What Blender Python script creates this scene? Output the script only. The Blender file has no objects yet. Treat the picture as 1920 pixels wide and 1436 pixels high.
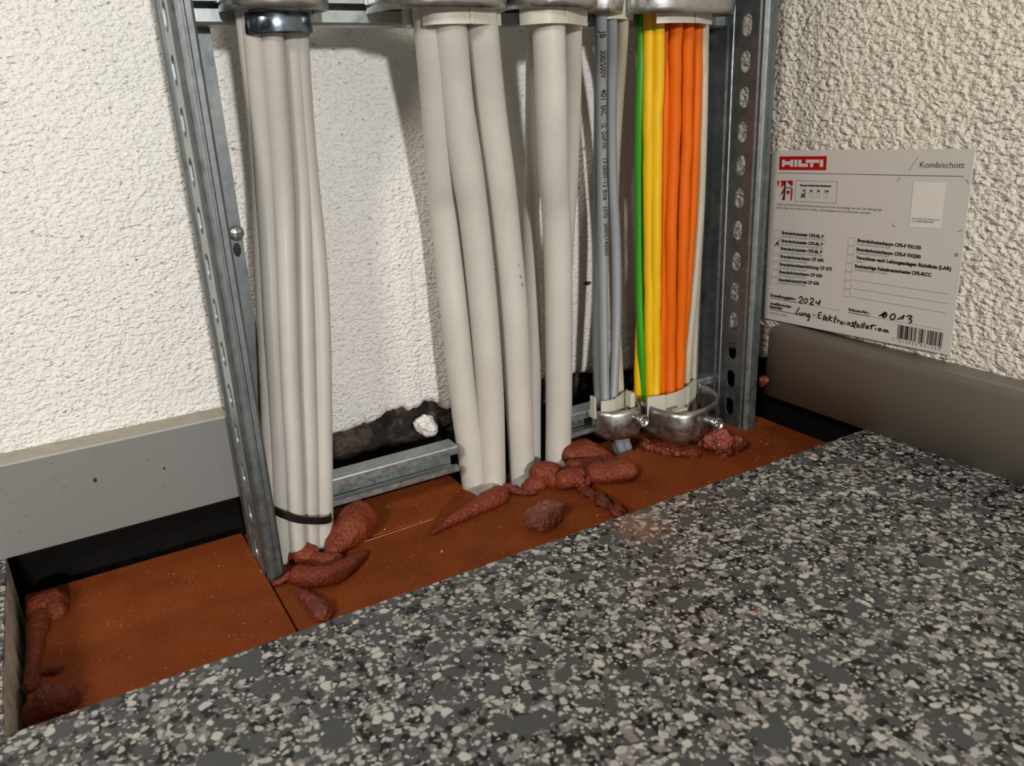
import bpy, bmesh, math, random
from mathutils import Vector, Matrix, noise
R_ = random.Random(7)

# ------------------------------------------------------------------ camera, light, exposure
FPX = 1495.65
YAW, PIT, ROL = 0.5202, 0.3349, -0.0485
CAM = Vector((-0.709, -0.7266, 0.3276))
_f = Vector((math.sin(YAW)*math.cos(PIT), math.cos(YAW)*math.cos(PIT), -math.sin(PIT)))
_r = Vector((math.cos(YAW), -math.sin(YAW), 0)); _u = _r.cross(_f)
_c, _s = math.cos(ROL), math.sin(ROL)
RGT = _c*_r + _s*_u; UPV = -_s*_r + _c*_u; FWD = _f
scene = bpy.context.scene
cd = bpy.data.cameras.new('camera'); cam = bpy.data.objects.new('camera', cd)
scene.collection.objects.link(cam)
m3 = Matrix((RGT, UPV, -FWD)).transposed()
cam.matrix_world = Matrix.Translation(CAM) @ m3.to_4x4()
cd.sensor_width = 36; cd.lens = FPX*36/1920; cd.clip_start = .01
cd.dof.use_dof = True; cd.dof.focus_distance = .74; cd.dof.aperture_fstop = 11
scene.camera = cam
w = bpy.data.worlds.new('world'); scene.world = w; w.use_nodes = True
bg = w.node_tree.nodes['Background']; bg.inputs[0].default_value = (1, .92, .80, 1); bg.inputs[1].default_value = .05
def lamp(name, loc, aim, size, energy, col):
    ld = bpy.data.lights.new(name, 'AREA'); ld.shape = 'DISK'; ld.size = size; ld.energy = energy; ld.color = col
    o = bpy.data.objects.new(name, ld); scene.collection.objects.link(o); o.location = loc
    o.rotation_euler = (Vector(aim)-Vector(loc)).to_track_quat('-Z', 'Y').to_euler()
lamp('lamp_far', (-1.05, -4.2, 1.15), (-.36, 0, .15), .26, 104, (1, .98, .95))       # a lamp low down across the room
lamp('lamp_left', (-2.25, -1.62, 1.45), (-.05, -.25, .15), .45, 33, (1, .935, .83))   # room light from the left
vs = scene.view_settings; vs.view_transform = 'Standard'; vs.look = 'None'; vs.gamma = 1; vs.exposure = 0
vs.use_curve_mapping = False

# ------------------------------------------------------------------ helpers
def ray(px, py): return (RGT*((px-960)/FPX) - UPV*((py-718)/FPX) + FWD)
def aty(px, py, y): d = ray(px, py); return CAM + d*((y-CAM.y)/d.y)
def atz(px, py, z): d = ray(px, py); return CAM + d*((z-CAM.z)/d.z)
def atx(px, py, x): d = ray(px, py); return CAM + d*((x-CAM.x)/d.x)
COL = scene.collection
def tag(o, label, cat, group=None, kind=None):
    o['label'] = label; o['category'] = cat
    if group: o['group'] = group
    if kind: o['kind'] = kind
    return o
def obj(name, bm, mat, parent=None, smooth=True, recalc=True):
    if recalc: bmesh.ops.recalc_face_normals(bm, faces=bm.faces)
    me = bpy.data.meshes.new(name); bm.to_mesh(me); bm.free()
    for m in (mat if isinstance(mat, (list, tuple)) else [mat]): me.materials.append(m)
    for p in me.polygons: p.use_smooth = smooth
    o = bpy.data.objects.new(name, me); COL.objects.link(o)
    if parent:
        o.parent = parent; o.matrix_parent_inverse = Matrix.Translation(parent.location).inverted()
    return o
def empty(name, loc=(0, 0, 0)):
    o = bpy.data.objects.new(name, None); COL.objects.link(o); o.location = loc; o.empty_display_size = .01
    return o
def add_box(bm, a, b, bevel=0, mi=0):
    x0, y0, z0 = a; x1, y1, z1 = b
    v = [bm.verts.new(p) for p in ((x0,y0,z0),(x1,y0,z0),(x1,y1,z0),(x0,y1,z0),(x0,y0,z1),(x1,y0,z1),(x1,y1,z1),(x0,y1,z1))]
    fs = [bm.faces.new([v[i] for i in q]) for q in ((0,3,2,1),(4,5,6,7),(0,1,5,4),(1,2,6,5),(2,3,7,6),(3,0,4,7))]
    for f in fs: f.material_index = mi
    if bevel:
        es = list({e for f in fs for e in f.edges})
        bmesh.ops.bevel(bm, geom=es, offset=bevel, segments=3, affect='EDGES', profile=.5)
def catmull(pts, n=8):
    pts = [Vector(p) for p in pts]
    P = [pts[0]*2-pts[1]] + pts + [pts[-1]*2-pts[-2]]
    out = []
    for i in range(1, len(P)-2):
        a, b, c, d = P[i-1:i+3]
        for k in range(n):
            t = k/n
            out.append(.5*((2*b)+(c-a)*t+(2*a-5*b+4*c-d)*t*t+(3*b-a-3*c+d)*t**3))
    out.append(pts[-1]); return out
def tube(bm, path, rad, seg=20, caps=True, flat=1.0):
    n = len(path); rings = []
    nrm = None
    for i, p in enumerate(path):
        t = (path[min(i+1, n-1)]-path[max(i-1, 0)]).normalized()
        if nrm is None:
            nrm = t.orthogonal().normalized()
        nrm = (nrm - t*nrm.dot(t)).normalized(); b = t.cross(nrm)
        r = rad[i] if isinstance(rad, (list, tuple)) else rad
        rings.append([bm.verts.new(p + (nrm*math.cos(2*math.pi*k/seg) + b*math.sin(2*math.pi*k/seg))*r) for k in range(seg)])
    for a, b in zip(rings, rings[1:]):
        for k in range(seg): bm.faces.new((a[k], a[(k+1) % seg], b[(k+1) % seg], b[k]))
    if caps: bm.faces.new(rings[0][::-1]); bm.faces.new(rings[-1])
    return rings
def cyl(bm, a, b, r, seg=20): tube(bm, [Vector(a), Vector(b)], r, seg)
def profile(bm, pts, z0, z1, th, nz=1):
    """ribbon along a plan polyline, given thickness, extruded in z"""
    pts = [Vector((p[0], p[1])) for p in pts]; n = len(pts); off = []
    for i in range(n):
        t = (pts[min(i+1, n-1)]-pts[max(i-1, 0)]).normalized(); off.append(Vector((-t.y, t.x))*th)
    def zz(z, p): return z(p) if callable(z) else z
    A = [[bm.verts.new((p.x, p.y, zz(z, p))) for z in (z0, z1)] for p in pts]
    B = [[bm.verts.new((p.x+o.x, p.y+o.y, zz(z, p))) for z in (z0, z1)] for p, o in zip(pts, off)]
    for i in range(n-1):
        bm.faces.new((A[i][0], A[i+1][0], A[i+1][1], A[i][1])); bm.faces.new((B[i][0], B[i][1], B[i+1][1], B[i+1][0]))
        bm.faces.new((A[i][1], A[i+1][1], B[i+1][1], B[i][1])); bm.faces.new((A[i][0], B[i][0], B[i+1][0], A[i+1][0]))
    for i in (0, n-1): bm.faces.new((A[i][0], A[i][1], B[i][1], B[i][0]))
def slotted(bm, u0, u1, v0, v1, cs, hw, hh, to3, th):
    """plate u0..u1 x v0..v1 with upright oblong slots at (uc, v) of cs"""
    cs = sorted(cs, key=lambda c: c[1]); bounds = [v0]+[(a[1]+b[1])/2 for a, b in zip(cs, cs[1:])]+[v1]
    def slot_pt(a):
        cx, sy = math.cos(a), math.sin(a); st = hh-hw
        # oblong: half circles of radius hw at +-st
        x = hw*cx; y = hw*sy + (st if sy > 1e-9 else (-st if sy < -1e-9 else 0)); return x, y
    for (uc, vc), b0, b1 in zip(cs, bounds, bounds[1:]):
        N = 32; inner = []; outer = []
        for k in range(N):
            a = 2*math.pi*(k+.5)/N; x, y = slot_pt(a); inner.append((uc+x, vc+y))
            X0, X1, Y0, Y1 = u0-uc, u1-uc, b0-vc, b1-vc
            s = min((X1 if x > 0 else X0)/x if abs(x) > 1e-9 else 1e9, (Y1 if y > 0 else Y0)/y if abs(y) > 1e-9 else 1e9)
            outer.append([x*s+uc, y*s+vc])
        for cx, cy in ((u0, b0), (u1, b0), (u1, b1), (u0, b1)):
            k = min(range(N), key=lambda i: (outer[i][0]-cx)**2+(outer[i][1]-cy)**2); outer[k] = [cx, cy]
        L = []
        for off in (0, th):
            L.append(([bm.verts.new(to3(*p, off)) for p in inner], [bm.verts.new(to3(*p, off)) for p in outer]))
        for k in range(N):
            j = (k+1) % N
            for (I, O) in L: bm.faces.new((I[k], I[j], O[j], O[k]))
            bm.faces.new((L[0][0][k], L[0][0][j], L[1][0][j], L[1][0][k]))
            bm.faces.new((L[0][1][k], L[0][1][j], L[1][1][j], L[1][1][k]))

# ------------------------------------------------------------------ materials
def mat(name, col, rough=.5, metal=0., spec=.5):
    m = bpy.data.materials.new(name); m.use_nodes = True
    b = m.node_tree.nodes['Principled BSDF']
    b.inputs['Base Color'].default_value = (*col, 1); b.inputs['Roughness'].default_value = rough
    b.inputs['Metallic'].default_value = metal; b.inputs['Specular IOR Level'].default_value = spec
    return m
class NT:
    def __init__(s, m):
        s.m = m; s.t = m.node_tree; s.b = s.t.nodes['Principled BSDF']
        s.co = s.t.nodes.new('ShaderNodeNewGeometry').outputs['Position']
    def n(s, typ, **k):
        x = s.t.nodes.new(typ)
        for a, v in k.items():
            if a.startswith('i_'):
                x.inputs[a[2:].replace('_', ' ')].default_value = v
            else: setattr(x, a, v)
        return x
    def l(s, a, b): s.t.links.new(a, b)
    def noise(s, scale, detail=3, rough=.5, co=None, dist=0):
        x = s.n('ShaderNodeTexNoise'); x.inputs['Scale'].default_value = scale; x.inputs['Detail'].default_value = detail
        x.inputs['Roughness'].default_value = rough; x.inputs['Distortion'].default_value = dist
        s.l(co or s.co, x.inputs['Vector']); return x.outputs['Fac']
    def ramp(s, fac, stops, interp='LINEAR'):
        x = s.n('ShaderNodeValToRGB'); x.color_ramp.interpolation = interp
        e = x.color_ramp.elements
        while len(e) > 1: e.remove(e[-1])
        for i, (p, c) in enumerate(stops):
            c = (c, c, c, 1) if not isinstance(c, tuple) else (*c, 1)
            if i == 0: e[0].position = p; e[0].color = c
            else: q = e.new(p); q.color = c
        s.l(fac, x.inputs['Fac']); return x.outputs['Color']
    def math(s, op, a, b=None, c=None):
        x = s.n('ShaderNodeMath', operation=op)
        for i, v in enumerate((a, b, c)):
            if v is None: continue
            if isinstance(v, (int, float)): x.inputs[i].default_value = v
            else: s.l(v, x.inputs[i])
        return x.outputs[0]
    def mix(s, fac, a, b):
        x = s.n('ShaderNodeMix', data_type='RGBA')
        for v, i in ((fac, 0), (a, 6), (b, 7)):
            if isinstance(v, (int, float)): x.inputs[i].default_value = v
            elif isinstance(v, tuple): x.inputs[i].default_value = (*v, 1)
            else: s.l(v, x.inputs[i])
        return x.outputs[2]
    def bump(s, h, strength=1, dist=.001):
        x = s.n('ShaderNodeBump'); x.inputs['Strength'].default_value = strength; x.inputs['Distance'].default_value = dist
        s.l(h, x.inputs['Height']); s.l(x.outputs['Normal'], s.b.inputs['Normal'])
    def color(s, c): s.l(c, s.b.inputs['Base Color'])
    def warp(s, scale, amt):
        nz = s.n('ShaderNodeTexNoise'); nz.inputs['Scale'].default_value = scale; nz.inputs['Detail'].default_value = 2
        s.l(s.co, nz.inputs['Vector'])
        a = s.n('ShaderNodeVectorMath', operation='SUBTRACT'); s.l(nz.outputs['Color'], a.inputs[0]); a.inputs[1].default_value = (.5, .5, .5)
        b = s.n('ShaderNodeVectorMath', operation='SCALE'); s.l(a.outputs[0], b.inputs[0]); b.inputs['Scale'].default_value = amt
        c = s.n('ShaderNodeVectorMath', operation='ADD'); s.l(s.co, c.inputs[0]); s.l(b.outputs[0], c.inputs[1])
        return c.outputs[0]
    def voro(s, scale, co=None, feature='F1'):
        x = s.n('ShaderNodeTexVoronoi', feature=feature); x.inputs['Scale'].default_value = scale
        s.l(co or s.co, x.inputs['Vector']); return x

def plaster(name, col, sc, pit, lump, d):
    m = mat(name, col, .9, 0, .2); t = NT(m)
    st = t.n('ShaderNodeVectorMath', operation='MULTIPLY'); t.l(t.co, st.inputs[0]); st.inputs[1].default_value = (.85, .85, 1.35); t.co = st.outputs[0]
    co = t.warp(sc*.8, .004)
    v = t.voro(sc, co); pits = t.ramp(v.outputs['Distance'], [(.0, 0.), (.36, 1.)], 'EASE')
    gate = t.ramp(t.noise(sc*.6, 2), [(.60, 1.), (.70, 0.)])
    pits = t.math('MAXIMUM', pits, gate)
    n1 = t.noise(sc*1.1, 3, .5); n2 = t.noise(sc*.45, 3, .5)
    v2 = t.voro(sc*1.5, t.warp(sc, .008), 'SMOOTH_F1')
    h = t.math('ADD', t.math('MULTIPLY', pits, pit*1.1), t.math('MULTIPLY', n1, lump*1.3))
    h = t.math('SUBTRACT', t.math('ADD', h, t.math('MULTIPLY', n2, 1.0)), t.math('MULTIPLY', v2.outputs['Distance'], lump*.9))
    t.bump(h, 1, d)
    t.color(t.mix(t.noise(14, 3), tuple(c*.93 for c in col), tuple(min(1, c*1.04) for c in col)))
    return m
M = {}
M['wall_b'] = plaster('rough_white_plaster', (.83, .815, .785), 205, 1.1, .9, .0021)
M['wall_r'] = plaster('coarse_cream_plaster', (.82, .77, .68), 130, .3, 1.6, .0028)

# granite-look vinyl
m = mat('speckled_vinyl', (.07, .07, .07), .42, 0, .35); t = NT(m)
fl = t.n('ShaderNodeVectorMath', operation='MULTIPLY'); t.l(t.co, fl.inputs[0]); fl.inputs[1].default_value = (1, 1, .02)
t.co = fl.outputs[0]
wc = t.warp(210, .0050); wc2 = t.warp(95, .008)
base = t.mix(t.noise(160, 2), (.045, .048, .050), (.085, .087, .088))
def chips(col, scale, lo, hi, rad, cc, co, inner=None):
    v = t.voro(scale, co)
    sp = t.n('ShaderNodeSeparateColor'); t.l(v.outputs['Color'], sp.inputs[0])
    g = t.math('MULTIPLY', t.math('GREATER_THAN', sp.outputs[0], lo), t.math('LESS_THAN', sp.outputs[0], hi))
    rr = t.math('MULTIPLY', t.math('ADD', sp.outputs[1], .45), rad)
    d = t.math('SUBTRACT', rr, v.outputs['Distance'])
    k = t.n('ShaderNodeMapRange'); k.inputs['From Min'].default_value = 0; k.inputs['From Max'].default_value = .10
    t.l(d, k.inputs['Value'])
    return t.mix(t.math('MULTIPLY', k.outputs[0], g), col, cc)
c = chips(base, 170, 0, .40, .80, (.007, .007, .008), wc)
c = chips(c, 150, .66, 1, .52, (.235, .220, .212), wc)
c = chips(c, 260, .45, .80, .52, (.19, .185, .178), wc)
c = chips(c, 190, .0, .46, .44, (.43, .415, .38), wc2)
c = chips(c, 330, .50, .84, .46, (.44, .425, .39), wc2)
c = chips(c, 75, .0, .17, .62, (.068, .072, .074), wc)
c = chips(c, 135, .80, 1, .38, (.52, .505, .465), wc2)
c = chips(c, 36, .94, 1, .08, (.35, .07, .03), wc)
stain = t.n('ShaderNodeVectorMath', operation='DISTANCE'); t.l(t.co, stain.inputs[0])
sp_ = atz(1200, 990, 0); stain.inputs[1].default_value = (sp_.x, sp_.y, 0)
sm = t.ramp(t.math('ADD', stain.outputs['Value'], t.math('MULTIPLY', t.noise(70, 2), .02)), [(.02, .4), (.038, 0.)])
c = t.mix(sm, c, (.33, .15, .08))
t.color(c); t.l(t.ramp(t.noise(30, 3), [(.3, .36), (.7, .5)]), t.b.inputs['Roughness'])
M['floor'] = m
m = mat('screed', (.42, .37, .28), .95); t = NT(m)
t.color(t.ramp(t.noise(60, 5, .65), [(.3, (.42, .38, .30)), (.5, (.62, .58, .48)), (.7, (.75, .72, .62))])); t.bump(t.noise(150, 5, .7), 1, .002); M['screed'] = m

m = mat('stained_masonry', (.05, .04, .03), .95); t = NT(m)
t.color(t.ramp(t.noise(38, 6, .68, dist=.4), [(.40, (.008, .006, .005)), (.52, (.035, .024, .018)), (.60, (.10, .075, .06)), (.66, (.11, .06, .02)), (.75, (.26, .22, .19))]))
t.bump(t.noise(90, 5, .7), 1, .004); M['masonry'] = m
m = mat('black_joint', (.006, .005, .0045), .9, 0, .1); t = NT(m); t.bump(t.noise(70, 4, .6), 1, .004); M['black'] = m

def metal(name, a, b, rough, sc=60, mt=.9):
    m = mat(name, a, rough, mt); t = NT(m)
    f = t.noise(sc, 4, .6); t.color(t.mix(t.ramp(f, [(.3, 0.), (.7, 1.)]), a, b))
    t.l(t.ramp(t.noise(sc*2.2, 3), [(.3, rough-.08), (.7, rough+.12)]), t.b.inputs['Roughness'])
    t.bump(t.noise(sc*3, 2), .15, .0003); return m
M['galv'] = metal('galvanised_steel', (.15, .168, .175), (.22, .235, .235), .46, 55)
M['galv_rail'] = metal('zinc_rail_steel', (.33, .37, .375), (.44, .47, .465), .42, 70)
M['clamp'] = metal('bright_zinc_clamp', (.38, .375, .365), (.54, .53, .515), .33, 60, 1)
M['blued'] = metal('blued_steel_collar', (.13, .16, .20), (.20, .24, .28), .22, 60, 1)
m = mat('grey_skirting_plastic', (.125, .123, .12), .45, 0, .4); t = NT(m)
t.color(t.ramp(t.noise(420, 2), [(.24, (.09, .085, .08)), (.30, (.185, .183, .178)), (1, (.20, .197, .19))])); M['board'] = m
M['board_r'] = mat('warm_grey_skirting_plastic', (.27, .25, .21), .5, 0, .4)
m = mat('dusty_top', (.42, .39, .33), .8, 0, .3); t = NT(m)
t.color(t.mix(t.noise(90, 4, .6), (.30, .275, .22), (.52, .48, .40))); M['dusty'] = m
m = mat('grey_skirting_edge', (.36, .35, .325), .5); M['edge'] = m  # paler than the board: bright edge highlight put into the colour
def sheath(name, col, rough=.42, b=.00025, sub=0):
    m = mat(name, col, rough, 0, .45); t = NT(m)
    t.color(t.mix(t.ramp(t.noise(26, 4, .6), [(.35, 0.), (.7, 1.)]), tuple(c*.90 for c in col), col))
    t.bump(t.noise(120, 2), .5, b); return m
M['grey'] = sheath('light_grey_sheath', (.50, .475, .435))
M['grey_dirty'] = sheath('light_grey_sheath_worn', (.54, .515, .465))
M['cream'] = sheath('cream_sheath', (.47, .42, .33))
M['bluegrey'] = sheath('blue_grey_sheath', (.24, .255, .275))
M['green'] = sheath('green_sheath', (.025, .27, .006), .4)
M['yellow'] = sheath('yellow_sheath', (.74, .43, .0), .4)
M['orange'] = sheath('orange_sheath', (.68, .118, .0), .5); M['orange'].node_tree.nodes['Principled BSDF'].inputs['Specular IOR Level'].default_value = .22
M['liner'] = mat('ivory_clamp_plastic', (.50, .475, .40), .45)
M['tie'] = mat('black_tie_plastic', (.006, .006, .006), .35)
M['ink'] = mat('black_ink', (.012, .010, .010), .6, 0, .2)
M['ink_grey'] = mat('grey_ink', (.06, .055, .05), .6, 0, .2)
M['ink_red'] = mat('red_ink', (.44, .004, .004), .5, 0, .3)
M['card'] = mat('white_card', (.60, .58, .55), .4, 0, .4)
M['sticker'] = mat('white_sticker', (.74, .715, .67), .35, 0, .4)
M['hole'] = mat('dark_hole', (.02, .02, .02), .8)
def foam(name, a, b, bsc, bd, rough=.6, speck=True, spec=.35):
    m = mat(name, a, rough, 0, spec); t = NT(m)
    c = t.mix(t.ramp(t.noise(22, 4, .6), [(.3, 0.), (.7, 1.)]), a, b)
    if speck:
        v = t.voro(420); sp = t.n('ShaderNodeSeparateColor'); t.l(v.outputs['Color'], sp.inputs[0])
        g = t.math('MULTIPLY', t.math('GREATER_THAN', sp.outputs[0], .93), t.math('LESS_THAN', v.outputs['Distance'], .22))
        c = t.mix(g, c, (.55, .26, .14))
    t.color(c); t.bump(t.math('ADD', t.noise(bsc, 4, .6), t.math('MULTIPLY', t.voro(bsc*1.2).outputs['Distance'], .6)), 1, bd); return m
M['block'] = foam('red_brown_foam_block', (.20, .042, .009), (.28, .066, .014), 500, .0003, .75, True, .15)
M['bead'] = foam('red_brown_foam_bead', (.14, .022, .007), (.20, .036, .012), 260, .0016, .48, False, .35)
M['bead_dusty'] = foam('dusty_foam_chunk', (.14, .022, .008), (.27, .10, .07), 300, .0016, .6, False)
M['rag'] = foam('torn_foam', (.11, .014, .005), (.24, .042, .018), 180, .003, .4, False, .6)
M['crumb'] = mat('pale_dust_crumb', (.62, .48, .36), .8)

# ------------------------------------------------------------------ setting
FY = -.257; HX = -.787; FZ = -.045; H = .08; T = .027; TR = .030
# back wall plaster with a ragged lower edge
keys = [(-2.5, -.012), (-.60, -.012), (-.57, .012), (-.53, .026), (-.5014, .0288), (-.48, .027), (-.4574, .0315), (-.44, .036), (-.425, .038), (-.41, .034), (-.40, .038), (-.385, .034), (-.37, .026), (-.345, .030), (-.30, .028), (-.25, .031), (-.2026, .0290), (-.17, .024), (-.1358, .019), (-.12, .016), (-.08, .003), (-.04, -.010), (.0, -.02)]
def zb(x):
    for (a, za), (b, z2) in zip(keys, keys[1:]):
        if x <= b: return za+(z2-za)*(x-a)/(b-a) + (.0032*noise.noise(Vector((x*160, 3, 0)))+.0042*noise.noise(Vector((x*45, 7, 0))) if x > -.6 else 0)
    return keys[-1][1]
bm = bmesh.new(); xs = [-2.5, -1.5, -.9]+[-.7+.0022*i for i in range(int(.7/.0022)+1)]+[0]
rows = []
for x in xs:
    z = zb(x); j = .0015*noise.noise(Vector((x*220, 0, 5)))
    rows.append([bm.verts.new(p) for p in ((x, .030, z-.004), (x, .020, z-.005+j), (x, .006, z-.002-j), (x, .0015, z+.0015), (x, 0, z+.006), (x, 0, 1.4), (x, .03, 1.4))])
for a, b in zip(rows, rows[1:]):
    for k in range(6): bm.faces.new((a[k], b[k], b[k+1], a[k+1]))
wall_back = obj('wall_back', bm, M['wall_b']); wall_back['kind'] = 'structure'
bm = bmesh.new(); nx, nz = 160, 22
g = [[bm.verts.new((-.66+.66*i/nx, .020+.006*noise.noise(Vector((i*.22, k*.5, 2)))+.004*noise.noise(Vector((i*.6, k*.9, 9))), -.012+.062*k/nz)) for k in range(nz+1)] for i in range(nx+1)]
for i in range(nx):
    for k in range(nz): bm.faces.new((g[i][k], g[i+1][k], g[i+1][k+1], g[i][k+1]))
obj('masonry_face', bm, M['masonry'], wall_back, recalc=False)
bm = bmesh.new(); add_box(bm, (-2.5, .012, -.14), (0, .05, -.010)); obj('dark_joint', bm, M['black'], wall_back, smooth=False)
# right wall plaster, ragged near the corner
bm = bmesh.new(); rows = []
ys = [-2.5, -1.2, -.5]+[-.32+.0025*i for i in range(128)]+[.012]
for y in ys:
    z = -.012 if y < -.20 else (.030+.006*noise.noise(Vector((y*90, 1, 1)))+.006*noise.noise(Vector((y*30, 1, 4))) - .04*max(0, min(1, (-.11-y)/.06)))
    rows.append([bm.verts.new(p) for p in ((.03, y, z-.004), (.006, y, z-.002), (.0015, y, z+.0015), (0, y, z+.006), (0, y, 1.4), (.03, y, 1.4))])
for a, b in zip(rows, rows[1:]):
    for k in range(5): bm.faces.new((a[k], b[k], b[k+1], a[k+1]))
wall_right = obj('wall_right', bm, M['wall_r']); wall_right['kind'] = 'structure'
bm = bmesh.new(); add_box(bm, (.010, -2.5, -.14), (.05, .05, .05)); obj('dark_joint', bm, M['black'], wall_right, smooth=False)
# floor: vinyl sheet round the opening with the screed below
def lshape(bm, z0, z1, s=0):
    pts = [(-2.5, -2.5), (0, -2.5), (0, FY-s), (HX-s, FY-s), (HX-s, 0), (-2.5, 0)]
    # finely stepped cut edges
    q = []
    for a, b in zip(pts, pts[1:]+pts[:1]):
        q.append(a)
        if a in (pts[2], pts[3]):
            n = 160 if a == pts[2] else 50
            for k in range(1, n):
                x = a[0]+(b[0]-a[0])*k/n; y = a[1]+(b[1]-a[1])*k/n; e = .0006*noise.noise(Vector((x*120, y*120, z0*50)))+(.003*noise.noise(Vector((x*60, y*60, 1))) if s else .0008*noise.noise(Vector((x*14, y*14, 1))))
                q.append((x, y+e) if a == pts[2] else (x+e, y))
    lo = [bm.verts.new((x, y, z0)) for x, y in q]; hi = [bm.verts.new((x, y, z1)) for x, y in q]
    bm.faces.new(hi); bm.faces.new(lo[::-1])
    for i in range(len(q)): j = (i+1) % len(q); bm.faces.new((lo[i], lo[j], hi[j], hi[i]))
bm = bmesh.new(); lshape(bm, -.0025, 0); floor = obj('floor', bm, M['floor'], smooth=False); floor['kind'] = 'structure'
bm = bmesh.new(); lshape(bm, -.14, -.0025, .002); obj('screed', bm, M['screed'], floor, smooth=False)
bm = bmesh.new(); add_box(bm, (HX-.02, FY-.02, -.145), (.02, .03, -.14)); obj('slab_base', bm, M['black'], floor, smooth=False)
# skirting boards
xe = aty(441, 855, -T).x
def board_left():
    bm = bmesh.new(); r = .0016
    prof = [(-.0002, 0), (-T+.001, 0), (-T, .001)] + [(-T+r-r*math.cos(a), H-r+r*math.sin(a)) for a in [math.pi/2*k/4 for k in range(5)]] + [(-.0002, H)]
    A = [bm.verts.new((-1.6, y, z)) for y, z in prof]; B = [bm.verts.new((xe+.0005*(0), y, z)) for y, z in prof]
    n = len(prof)
    for i in range(n):
        j = (i+1) % n; f = bm.faces.new((A[i], B[i], B[j], A[j]))
        f.material_index = 1 if prof[i][1] > H-.0001 and prof[j][1] > H-.0001 else (2 if i in (3, 4, 5, 6) else 0)
    f = bm.faces.new(A[::-1]); f = bm.faces.new(B); f.material_index = 2
    return bm
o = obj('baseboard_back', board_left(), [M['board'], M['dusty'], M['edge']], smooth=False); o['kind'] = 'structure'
bm = bmesh.new(); y0 = -.1245; r = .007
prof = [(-.0002, 0), (-TR, 0)] + [(-TR+r-r*math.cos(a), H-r+r*math.sin(a)) for a in [math.pi/2*k/8 for k in range(9)]] + [(-.0002, H+.001)]
A = [bm.verts.new((x, y0-.0015*(z/H), z)) for x, z in prof]; B = [bm.verts.new((x, -1.6, z)) for x, z in prof]; n = len(prof)
for i in range(n):
    f = bm.faces.new((A[i], A[(i+1) % n], B[(i+1) % n], B[i])); f.smooth = True; f.material_index = 1 if i >= 9 and i < n-1 else 0
bm.faces.new(A); bm.faces.new(B[::-1])
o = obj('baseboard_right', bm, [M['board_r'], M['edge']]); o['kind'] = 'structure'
for p in o.data.polygons: p.use_smooth = abs(p.normal.y) < .5
for nm, pts, lay in (('mark', [(178, 900, .0022), (308, 878, .0013)], 0), ):
    bm = bmesh.new()
    for px, py, rr in pts:
        c_ = aty(px, py, -T); bmesh.ops.create_icosphere(bm, subdivisions=2, radius=rr, matrix=Matrix.Translation(c_) @ Matrix.Diagonal((.7, .25, 1, 1)))
    obj('screw_mark', bm, M['hole'], bpy.data.objects['baseboard_back'])

# ------------------------------------------------------------------ posts
XL, XR = -.603, -.0592
def post(name, x0, yf, yr, sgn_rear, slot_y, slots, flange_w, rear_w, label, screws, web='galv'):
    root = empty(name, (x0, (yf+yr)/2, FZ)); z0, z1 = -.075, .80
    tag(root, label, 'post', 'upright posts of the cable ladder')
    th = .0018
    ya, yb = slot_y-.0165, slot_y+.0165
    bm = bmesh.new()
    slotted(bm, ya, yb, z0, z1, [(slot_y, z) for z in slots], .0064, .0105, lambda u, v, o_: (x0+o_, u, v), th)
    obj('slotted_web', bm, M[web], root, smooth=False)
    bm = bmesh.new()   # front: rib of the web, rounded corner, grooved flange and lip
    fw = flange_w
    P = [(x0+th, ya), (x0+th+.0012, ya-.002), (x0+th+.0012, yf+.005), (x0+th, yf+.003), (x0+.0022, yf+.0008), (x0+.0042, yf), (x0+fw*.42, yf), (x0+fw*.46, yf+.0016), (x0+fw*.56, yf+.0016), (x0+fw*.60, yf), (x0+fw-.002, yf), (x0+fw, yf+.002), (x0+fw, yf+.008)]
    profile(bm, [(a-th if i < 4 else a, b) for i, (a, b) in enumerate(P)], z0, z1, .0015)
    obj('front_flange', bm, M['galv'], root, smooth=False)
    bm = bmesh.new()
    s = sgn_rear
    P = [(x0, yb), (x0+.0012, yb+.002), (x0+.0012, yb+.007), (x0, yb+.009), (x0, yr-.002), (x0+s*.002, yr), (x0+s*rear_w*.35, yr), (x0+s*rear_w*.4, yr-.0018), (x0+s*rear_w*.5, yr-.0018), (x0+s*rear_w*.55, yr), (x0+s*rear_w, yr)]
    profile(bm, P, z0, z1, .0015)
    obj('rear_flange', bm, M['galv'], root, smooth=False)
    for px, py in screws:
        c_ = aty(px, py, yr-.001); bm = bmesh.new()
        bmesh.ops.create_uvsphere(bm, u_segments=20, v_segments=10, radius=.0062, matrix=Matrix.Translation(c_+Vector((0, -.001, 0))) @ Matrix.Diagonal((1, .5, 1, 1)))
        q = c_+Vector((0, -.0042, 0)); add_box(bm, (q.x-.0006, q.y-.0006, q.z-.004), (q.x+.0006, q.y+.0002, q.z+.004)); add_box(bm, (q.x-.004, q.y-.0006, q.z-.0006), (q.x+.004, q.y+.0002, q.z+.0006))
        obj('screw', bm, M['galv_rail'], root)
    return root
slL = [.3265+.0353*k for k in range(-11, 13)]
slR = [.2222+.0340*k for k in range(-8, 17)]
pl = post('steel_post', XL, -.110, -.046, 1, -.0795, slL, .0145, .036, 'galvanised slotted steel post left of the light grey cable bundle, beside the left skirting board', [(443, 437)], 'galv_rail')  # paler metal on this web paints in light reflected from the wall
bm = bmesh.new(); c_ = aty(445, 468, -.0478)
bmesh.ops.create_icosphere(bm, subdivisions=3, radius=.003, matrix=Matrix.Translation(c_) @ Matrix.Diagonal((1, .25, 1.9, 1))); obj('flange_hole', bm, M['hole'], pl)
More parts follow.
